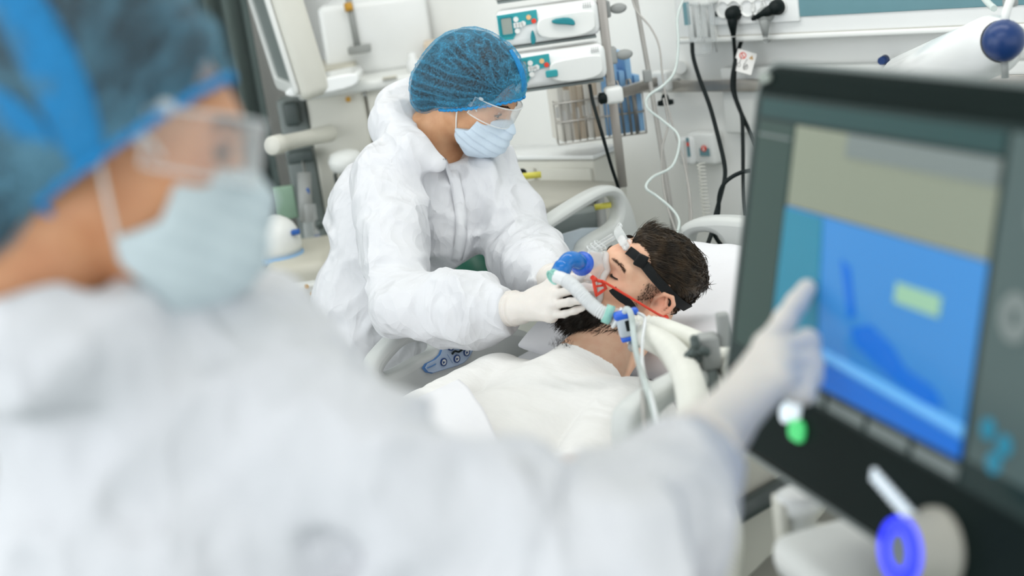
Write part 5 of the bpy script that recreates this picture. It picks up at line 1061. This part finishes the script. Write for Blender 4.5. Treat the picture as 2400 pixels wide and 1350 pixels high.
L2 = rest_hand(F_LA[4], F_LA[3]); lo, hi = bounds([F_LA[4]]+L2[1]+flat(L2[2])+L2[3], .06); glove('glove', L2[0], L2[1], L2[2], L2[3], F_LA[3], front, lo, hi, .0035, .03)
eyes(FHD, front, .2, .0036); brows(FHD, front, 'lash', .0015)
headwear(FHD, front, (0, -.034, .050), (.098, .122, .106), (0, .090, .068), (0, -.67, .74), ((0, -.105, -.040), (.086, .074, .095)), .0042, 'surgical', 'bouffant_front', knot=(.085, -.03, -.02))
cap_fold(FHD, front, (0, -.03, .05), [(.060, -.086, .120), (.080, -.075, .095), (.095, -.041, .046), (.096, -.018, .0), (.090, -.008, -.024)], .021)
cap_fold(FHD, front, (0, -.03, .05), [(.070, -.110, .030), (.090, -.067, .006), (.094, -.037, -.012)], .016)
mask_wear(FHD, front, 'surgical_front', .0034); goggles(FHD, front)

# ------------------------------------------------------------------ ventilator with touch screen
TL = at(1771, 154, 1.55)
_c2w = lambda a, b, c: a*_R+b*_U+c*_F
SH = -unit(_c2w(-.30, .197, 1)); SD = unit(_c2w(-.485, -5.32, 1)); SD = unit(SD-SH*(SD@SH)); SN = np.cross(SH, -SD); SN = SN if SN@(_C-TL) > 0 else -SN
def sc(s, d, k=0.): return TL+SH*s+SD*d+SN*k
vent = thing('ventilator', sc(.28, .4)*(1, 1, 0), 'black ventilator with a large touch screen facing the room', 'ventilator')
def sp2(x, y):
    q = at_pl(x, y, TL, SN)-TL; return q@SH, -(q@SD)
link('housing', plate([rrect(.60, .422, .045, 6, (.30, -.206))], sc(0, 0, -.034), SH, -SD, .062, .010), 'screen_bezel', vent, label='dark green-black housing')
link('edge_trim', plate([rrect(.604, .426, .046, 6, (.30, -.206)), rrect(.592, .414, .042, 6, (.30, -.206))], sc(0, 0, -.010), SH, -SD, .010, .002), 'mid_grey', vent)
def spl(name, m, pts, k=.0015, th=.002, parent=None, **kw): return link(name, plate([[(a, -b) for a, b in pts]], sc(0, 0, k), SH, -SD, th), m, parent or scr, **kw)
mat('scr_dark', '1f3130', .13, emit=.06, spec=.2); mat('scr_head', '2d4a4a', .13, emit=.12); mat('scr_beige', '8b9180', .13, emit=.12); mat('scr_side', '384c47', .13, emit=.06, spec=.2); mat('scr_blue', '3f86c8', .13, emit=.22); mat('scr_deep', '0f62bd', .13, emit=.5); mat('scr_light', '69aee6', .13, emit=.45); mat('scr_green', '8fb79a', .13, emit=.35); mat('scr_grey', '77807e', .13, emit=.2); mat('scr_teal', '2f7d96', .13, emit=.3); mat('scr_right', '50605f', .13, emit=.15)
scr = spl('screen', 'scr_dark', [(.02, .028), (.565, .028), (.565, .325), (.02, .325)], .0, .003, vent)
spl('header', 'scr_head', [(.03, .034), (.46, .034), (.46, .052), (.03, .052)]); spl('left_column', 'scr_side', [(.03, .056), (.108, .056), (.108, .30), (.03, .30)]); spl('pale_line', 'scr_grey', [(.035, .070), (.105, .070), (.105, .0725), (.035, .0725)], .003)
spl('upper_area', 'scr_beige', [(.113, .056), (.460, .056), (.460, .138), (.113, .138)]); spl('top_bar', 'scr_grey', [(.22, .056), (.460, .056), (.460, .078), (.22, .078)], .003)
spl('lower_area', 'scr_blue', [(.113, .139), (.460, .139), (.460, .300), (.113, .300)]); spl('teal_area', 'scr_teal', [(.113, .141), (.19, .141), (.21, .27), (.113, .27)], .003)
spl('trace', 'scr_deep', [(.235, .175), (.252, .180), (.272, .222), (.262, .226)], .003); spl('wave', 'scr_deep', [(.268, .235), (.30, .225), (.34, .236), (.365, .250), (.41, .256), (.43, .268), (.40, .272), (.34, .262), (.28, .248)], .003)
spl('value_field', 'scr_green', [(.335, .178), (.405, .178), (.405, .196), (.335, .196)], .003); spl('light_band', 'scr_light', [(.16, .262), (.46, .275), (.46, .284), (.16, .272)], .003); spl('bottom_band', 'scr_deep', [(.16, .275), (.46, .288), (.46, .303), (.16, .303)], .003)
spl('right_column', 'scr_right', [(.468, .034), (.56, .034), (.56, .30), (.468, .30)]); link('dial_graphic', plate([circ(.020, (.505, -.175), 30), circ(.006, (.505, -.175), 20)], sc(0, 0, .003), SH, -SD, .002), 'scr_grey', scr); link('dial_graphic', plate([circ(.016, (.52, -.095), 30)], sc(0, 0, .003), SH, -SD, .002), 'scr_grey', scr)
for a, b in ((.492, .268), (.515, .275), (.505, .292)): link('soft_key', plate([circ(.009, (a, -b), 20)], sc(0, 0, .003), SH, -SD, .002), 'scr_teal', scr)
for i in range(4): spl('soft_bar', 'scr_grey', [(.17+.075*i, .309), (.235+.075*i, .309), (.235+.075*i, .320), (.17+.075*i, .320)], .003)
link('corner_badge', plate([[(x+.026, y-.012) for x, y in [(.013*math.cos(t_), .0055*math.sin(t_)) for t_ in np.linspace(0, 2*PI, 20, endpoint=False)]]], sc(0, 0, .0), SH, -SD, .003), 'lcd_grey', vent, label='pale oval badge')
link('status_light', plate([rrect(.030, .030, .012, 5, (.172, -.338))], sc(0, 0, .0), SH, -SD, .004), 'led_white', vent, label='round white indicator'); link('status_light', plate([circ(.010, (.158, -.348), 20)], sc(0, 0, .0), SH, -SD, .004), 'led_white', vent); link('status_light', plate([rrect(.030, .022, .009, 5, (.185, -.358))], sc(0, 0, .0), SH, -SD, .004), 'led_green', vent, label='green indicator')
for i in range(9): a = .335+.0085*i; b = .357+.0022*i; link('lettering', plate([rrect(.0075, .0125, .002, 3, (a, -b))], sc(0, 0, .0), SH, -SD, .003), 'led_white', vent)
link('red_dot', plate([circ(.005, (.414, -.372), 14)], sc(0, 0, .0), SH, -SD, .003), 'red', vent)
k0 = sc(.442, .388, .0); kb = MB().lathe(k0, SN, [(-.004, .036), (.004, .036), (.006, .031), (.030, .029), (.034, .026), (.034, 0)], 36).build('rotary_knob', 'warm_grey', vent, label='large rotary knob ringed in blue light')
MB().torus(k0+SN*.034, SN, .022, .0062, 40, 10).build('light_ring', 'led_blue', kb, label='glowing blue ring'); link('knob_face', plate([circ(.015)], k0+SN*.034, SH, -SD, .004), 'scr_grey', kb)
# stand and lower body
b0 = sc(.30, .33, -.12); MB().box((b0[0], b0[1], b0[2]-.02), (.30, .13, .18), [SH, unit(np.cross(UPZ, SH)), UPZ], .02).build('neck', 'charcoal', vent)
hN = unit(SN*(1, 1, 0)); hS = unit(SH*(1, 1, 0)); c = b0*(1, 1, 0)-hN*.06; MB().box((c[0], c[1], .62), (.36, .34, .72), [hS, hN, UPZ], .03).build('cabinet', 'warm_grey', vent); MB().box((c[0], c[1], 1.0), (.40, .38, .05), [hS, hN, UPZ], .02).build('top_tray', 'white', vent); MB().box((c[0], c[1], .16), (.44, .44, .10), [hS, hN, UPZ], .03).build('base', 'mid_grey', vent)
for i in (-1, 1):
    for j in (-1, 1): q = c+hS*.19*i+hN*.19*j; MB().cyl(np.array((q[0], q[1], .055))-hS*.02, np.array((q[0], q[1], .055))+hS*.02, .055, n=18).build('caster', 'rubber', vent)
q = at(1872, 1172, 1.62); mb = MB().lathe(q-UPZ*.045, UPZ, [(0, .018), (.03, .018), (.036, .026), (.052, .026), (.056, .02), (.057, 0)], 24); mb.build('hose_port', 'white_gloss', vent, label='white capped hose port'); MB().box(q-UPZ*.05+RIGHT*.02, (.07, .05, .014), FR, .005).build('port_plate', 'beige', vent); MB().box(q-UPZ*.03-RIGHT*.022, (.012, .04, .07), FR, .004).build('port_bracket', 'cream', vent)
# support arm bracket with a three-lobed knob, left of the screen
c = at(1662, 830, 2.05); t = thing('support_bracket', c, 'grey hose-arm bracket with a black three-lobed knob', 'bracket'); MB().box(c+UPZ*.005, (.030, .034, .050), FR, .005).build('block', 'grey', t); MB().box(c+UPZ*.034+RIGHT*.024, (.018, .018, .05), FR, .004).build('post', 'grey', t); MB().box(c-UPZ*.045, (.016, .03, .05), FR, .004).build('lower_jaw', 'mid_grey', t)
mb = MB().cyl(c-RIGHT*.014-FWD*.01, c-RIGHT*.03-FWD*.014, .007, n=12); kc = at(1632, 818, 2.02)
for a in (95, 215, 335): d = RIGHT*math.cos(math.radians(a))+UPZ*math.sin(math.radians(a)); mb.tube([kc, kc+d*.015], [.008, .0065], 12); mb.ball(kc+d*.015, .0068, 12)
mb.build('lobed_knob', 'dark_grey', t, label='black three-lobed knob'); MB().cyl(c-UPZ*.03, c-UPZ*.16, .014, n=14).build('arm', 'white', t)
for nm_ in ('scr_head', 'scr_beige', 'scr_blue', 'scr_deep', 'scr_light', 'scr_green', 'scr_grey', 'scr_teal', 'scr_right'): MATS[nm_].node_tree.nodes['Principled BSDF'].inputs['Specular IOR Level'].default_value = .2

# ------------------------------------------------------------------ breathing mask on the patient (head frame)
cm = thing('breathing_mask', PH.W(0, .12, -.04), 'clear full-face breathing mask strapped on the bearded man', 'mask')
rim = [(0, .108, .024), (-.013, .100, .016), (-.022, .088, -.008), (-.032, .084, -.034), (-.038, .080, -.058), (-.034, .084, -.080), (-.018, .094, -.096), (0, .100, -.100)]
rim = rim+[(-a, b, c) for a, b, c in rim[-2:0:-1]]; R_ = chaikin(rim, 2); out = []
for q in R_:
    q = q.copy(); 
    for _ in range(4): q[1] -= float(PH.base(q[None].astype(np.float32))[0])*.9-.004
    out.append(q)
R_ = np.array(out); ctr = PH.L(at(1376, 622, 2.475)[None])[0].astype(float); n = len(R_); MB().tube(PH.W(R_), .0062, 10, closed=True).build('cushion', 'silicone', cm, label='white silicone cushion rim')
R2 = R_+np.array((0, .010, 0)); V = []; ks = np.linspace(0, 1, 9)
for k in ks:
    q = R2*(1-k)+(ctr+(R2-R2.mean(0))*.33)*k; q[:, 1] += .016*np.sin(k*PI)*1.0; V.append(q)
V = np.vstack(V); F = [[i*n+j, i*n+(j+1) % n, (i+1)*n+(j+1) % n, (i+1)*n+j] for i in range(len(ks)-1) for j in range(n)]
link('shell', mesh_np(PH.W(V), np.array(F)), 'mask_shell', cm, label='clear plastic shell'); MB().tube(PH.W(V[:n]), .0022, 8, closed=True).build('shell_flange', 'clear_part', cm)
ap = PH.W(ctr); fwd = PH.R[:, 1]
# forehead support
fs = PH.W((0, .122, .072)); mb = MB(); pts = [PH.W(q) for q in ((0, .140, -.004), (0, .140, .020), (0, .128, .045), (0, .116, .066))]; mb.tube(curve3([p+PH.R[:, 0]*.006 for p in pts], 12), .0035, 8); mb.tube(curve3([p-PH.R[:, 0]*.006 for p in pts], 12), .0035, 8)
for k in range(3): mb.torus(pts[1]*(1-k/3)+pts[2]*k/3, PH.R[:, 2], .012, .0016, 16, 6)
mb.build('support_stem', 'clear_part', cm); link('forehead_plate', plate([rrect(.062, .020, .008)], PH.W((0, .104, .072)), PH.R[:, 0], PH.R[:, 2], .005, .0015), 'clear_part', cm); MB().box(PH.W((-.008, .093, .064)), (.044, .010, .014), PH.R.T, .004).build('forehead_pad', 'silicone', cm)
for sx in (-1, 1): link('strap_clip', plate([rrect(.016, .020, .004), rrect(.009, .012, .002)], PH.W((.038*sx, .100, .074)), PH.R[:, 0], PH.R[:, 2], .005, .0015), 'clear_part', cm)
def strap(name, loc, w, m, wid_axis, th=.002, off=.0025, seg=40, **k):
    c = curve3(np.array(loc, float), seg); out = []
    for q in c:
        q = q.copy()
        for _ in range(5):
            e = np.eye(3)*.002; g = np.array([float(PH.base((q+v)[None].astype(np.float32))[0]) for v in e]); d0 = float(PH.base(q[None].astype(np.float32))[0]); gr = unit(g-d0); q = q-gr*(d0-off)
        out.append((q, gr))
    Q = np.array([a for a, _ in out]); G = np.array([b for _, b in out]); T = np.gradient(Q, axis=0); Wd = np.cross(T, G); Wd /= np.linalg.norm(Wd, axis=1)[:, None]; V = []; cr = [(-.5, -.5), (.5, -.5), (.5, .5), (-.5, .5)]
    for i in range(len(Q)):
        for a, b in cr: V.append(Q[i]+Wd[i]*a*w+G[i]*b*th)
    m_ = len(Q); F = [[i*4+j, i*4+(j+1) % 4, (i+1)*4+(j+1) % 4, (i+1)*4+j] for i in range(m_-1) for j in range(4)]+[[0, 3, 2, 1], [(m_-1)*4+j for j in range(4)]]
    mb = MB(); mb.add(PH.W(np.array(V)), F, False); return mb.build(name, m, cm, **k)
for sx in (-1, 1):
    strap('upper_strap', [(.036*sx, .098, .070), (.056*sx, .066, .062), (.074*sx, .030, .048), (.084*sx, -.01, .034), (.082*sx, -.05, .020), (.066*sx, -.088, .008), (.030*sx, -.108, .0), (0, -.112, -.002)], .020, 'black_strap', None, off=.007, label='black headgear strap')
    LS = [PH.L(at(*q)[None])[0].astype(float) for q in ((1400, 680, 2.49), (1428, 699, 2.495), (1456, 720, 2.50), (1484, 738, 2.515))]
    strap('lower_strap', [(-a[0]*sx, a[1], a[2]) for a in LS]+[(.070*sx, -.02, -.062), (.066*sx, -.05, -.052), (.045*sx, -.085, -.040), (0, -.105, -.035)], .017, 'black_strap', None, off=.009, label='black lower headgear strap')
MB().box(PH.W((-.060, .064, .061)), (.012, .022, .024), [PH.R[:, 0]*.9-PH.R[:, 1]*.4, PH.R[:, 1], PH.R[:, 2]], .004).build('strap_slider', 'black_strap', cm)
# red quick-release clip and cord on the visible cheek
cl = at(1407, 675, 2.475); dd = [at(1390, 655, 2.46), at(1412, 660, 2.475), at(1420, 676, 2.49), at(1398, 692, 2.475)]; mb = MB(); mb.tube(np.array([dd[0], (dd[0]+dd[1])/2, dd[1], dd[2], (dd[2]+dd[3])/2, dd[3], (dd[3]+dd[0])/2]), .0031, 8, closed=True); mb.tube([at(1393, 672, 2.47), at(1417, 668, 2.485)], .0022, 6); mb.tube([at(1388, 650, 2.455), at(1396, 656, 2.463)], .0045, 8); mb.build('release_clip', 'red', cm, label='red quick-release clip')
MB().tube(curve3([at(1411, 658, 2.47), at(1450, 681, 2.485), at(1500, 711, 2.51), at(1540, 735, 2.535), at(1561, 746, 2.56)], 24), .0022, 8).build('release_cord', 'red', cm, label='red pull cord')
MB().ball(at(1561, 745, 2.56), .0055, 10).build('cord_end', 'red', cm)
# blue swivel elbow
el = thing('mask_elbow', ap, 'translucent blue swivel elbow on the front of the clear mask', 'connector'); T2 = 2.43
fc = at(1364, 618, 2.465); fa = unit(at(1346, 610, 2.42)-at(1372, 621, 2.48)); MB().lathe(fc-fa*.004, fa, [(0, .0), (0, .020), (.004, .0215), (.010, .017), (.018, .0155), (.020, .0)], 28).build('flange', 'valve_blue', el, label='blue flange')
MB().tube(curve3([fc+fa*.004, at(1350, 610, 2.44), at(1336, 608, 2.43), at(1325, 618, 2.425), at(1317, 633, 2.42)], 20), .0142, 18).build('bend', 'elbow_blue', el, label='blue bend')
a = at(1319, 627, 2.421); b = at(1312, 641, 2.418); MB().lathe(a, b-a, [(-.006, .0145), (-.002, .0162), (np.linalg.norm(b-a), .0162), (np.linalg.norm(b-a)+.001, .0145)], 24).build('collar', 'elbow_blue', el)
a = at(1313, 638, 2.418); b = at(1294, 651, 2.41); MB().tube([a, b], [.0132, .0122], 18).build('port', 'aqua', el, label='aqua port'); MB().torus(b, unit(b-a), .0122, .0018, 24, 8).build('port_lip', 'aqua', el)
# corrugated tube from the elbow to the flow sensor
pts = curve3([at(1302, 648, 2.408), at(1320, 654, 2.40), at(1340, 667, 2.39), at(1362, 689, 2.38), at(1383, 711, 2.375), at(1404, 728, 2.37), at(1418, 735, 2.37)], 150); L_ = np.r_[0, np.cumsum(np.linalg.norm(np.diff(pts, axis=0), axis=1))]; r_ = .0113+.0010*np.sign(np.sin(L_/L_[-1]*2*PI*34)); r_[L_ < .02] = .0113
t = thing('breathing_tube', pts[70], 'white corrugated tube crossing the gloved fingers to the flow sensor', 'tube'); MB().tube(pts, r_, 16).build('hose', 'hose_white', t); a, b = at(1416, 733, 2.37), at(1434, 740, 2.37); MB().lathe(a, b-a, [(0, .011), (0, .0160), (np.linalg.norm(b-a), .0168), (np.linalg.norm(b-a), .012)], 22).build('cuff', 'aqua', t, label='aqua end cuff')
# flow sensor
a, b = at(1434, 739, 2.37), at(1462, 752, 2.37); s = thing('flow_sensor', (a+b)/2, 'grey and blue flow sensor hanging below the ear', 'sensor'); MB().lathe(a, b-a, [(0, .0115), (.004, .0155), (.014, .0155), (.016, .012), (np.linalg.norm(b-a), .012)], 20).build('adapter', 'clear_part', s); MB().torus(at(1446, 745, 2.37), unit(b-a), .0165, .003, 24, 8).build('adapter_ring', 'hose_white', s)
top, bot = at(1459, 741, 2.352), at(1470, 790, 2.36); u = unit(bot-top); v = unit(RIGHT-u*(RIGHT@u)); w_ = np.cross(u, v); MB().box((top+bot)/2, (np.linalg.norm(bot-top), .024, .022), [u, v, w_], .007).build('housing', 'grey_light', s) if 'grey_light' in MATS else MB().box((top+bot)/2, (np.linalg.norm(bot-top), .024, .022), [u, v, w_], .007).build('housing', 'bed_panel', s)
MB().box(top-u*.002, (.014, .030, .024), [u, v, w_], .006).build('cap', 'valve_blue', s, label='blue cap'); MB().box(at(1482, 730, 2.36), (.012, .020, .016), [u, v, w_], .005).build('latch', 'valve_blue', s); MB().box(bot+u*.002, (.008, .022, .022), [u, v, w_], .003).build('end_cap', 'valve_blue', s)
q = (top+bot)/2+v*.006; q = q+unit(_C-q)*.0115; MB().box(q, (.018, .009, .003), [u, v, w_], .001).build('window', 'black', s)
# sensing lines
def lineT(name, pts, r, m, label): return tag(MB().tube(curve3([at(*p) for p in pts], 60), r, 8).build(name, m), label, 'tube')
lineT('sensing_line', [(1463, 736, 2.345), (1468, 724, 2.34), (1478, 735, 2.335), (1484, 775, 2.33), (1492, 830, 2.22), (1510, 890, 2.02), (1530, 950, 1.92), (1545, 1010, 1.88), (1560, 1060, 1.86)], .0052, 'tube_clear', 'thick clear line dropping from the top of the flow sensor')
lineT('sensing_line', [(1486, 731, 2.36), (1505, 738, 2.35), (1512, 750, 2.345), (1506, 800, 2.27), (1507, 860, 2.10), (1530, 940, 1.92), (1550, 1040, 1.86)], .0026, 'hose_white', 'thin white line looping from the blue latch of the flow sensor')
lineT('sensing_line', [(1482, 812, 2.37), (1490, 830, 2.28), (1500, 870, 2.12), (1506, 935, 1.95), (1511, 1010, 1.90), (1515, 1070, 1.88)], .0032, 'tube_grey', 'grey line hanging from the small connector at the collar')
c = at(1481, 812, 2.37); t = thing('line_connector', c, 'small grey and blue connector lying at the T-shirt collar', 'connector'); MB().lathe(c-UPZ*.004, unit(at(1488, 798, 2.36)-c), [(0, 0), (0, .008), (.008, .010), (.014, .007), (.015, 0)], 14).build('body', 'grey', t); MB().lathe(at(1484, 808, 2.365), unit(at(1488, 798, 2.36)-c), [(0, .0055), (.008, .006), (.009, 0)], 14).build('blue_ring', 'teal', t)
# wide ventilator hoses
def hose(name, pts, r, label):
    p = curve3([at(*q) for q in pts], 220); L = np.r_[0, np.cumsum(np.linalg.norm(np.diff(p, axis=0), axis=1))]; rr = r*(1+.07*np.sin(L/.0085*2*PI)) if L[-1]/.0085*4 < 900 else r
    k = int(L[-1]/.0021); Li = np.linspace(0, L[-1], k); p = np.stack([np.interp(Li, L, p[:, i]) for i in range(3)], 1); rr = r*(1+.08*np.sin(Li/.0085*2*PI))
    return tag(MB().tube(p, rr, 14).build(name, 'hose_cream'), label, 'hose')
hose('ventilator_hose', [(1470, 764, 2.40), (1500, 764, 2.40), (1545, 770, 2.38), (1600, 790, 2.30), (1655, 815, 2.20), (1700, 845, 2.1), (1740, 880, 2.0)], .0185, 'wide cream hose lying along the pillow to the bracket')
hose('ventilator_hose', [(1480, 778, 2.38), (1520, 790, 2.36), (1565, 815, 2.24), (1600, 860, 2.05), (1620, 920, 1.92), (1625, 990, 1.86), (1640, 1070, 1.80), (1680, 1160, 1.74), (1700, 1260, 1.68), (1690, 1380, 1.62)], .0205, 'wide cream hose bending down over the near rail')
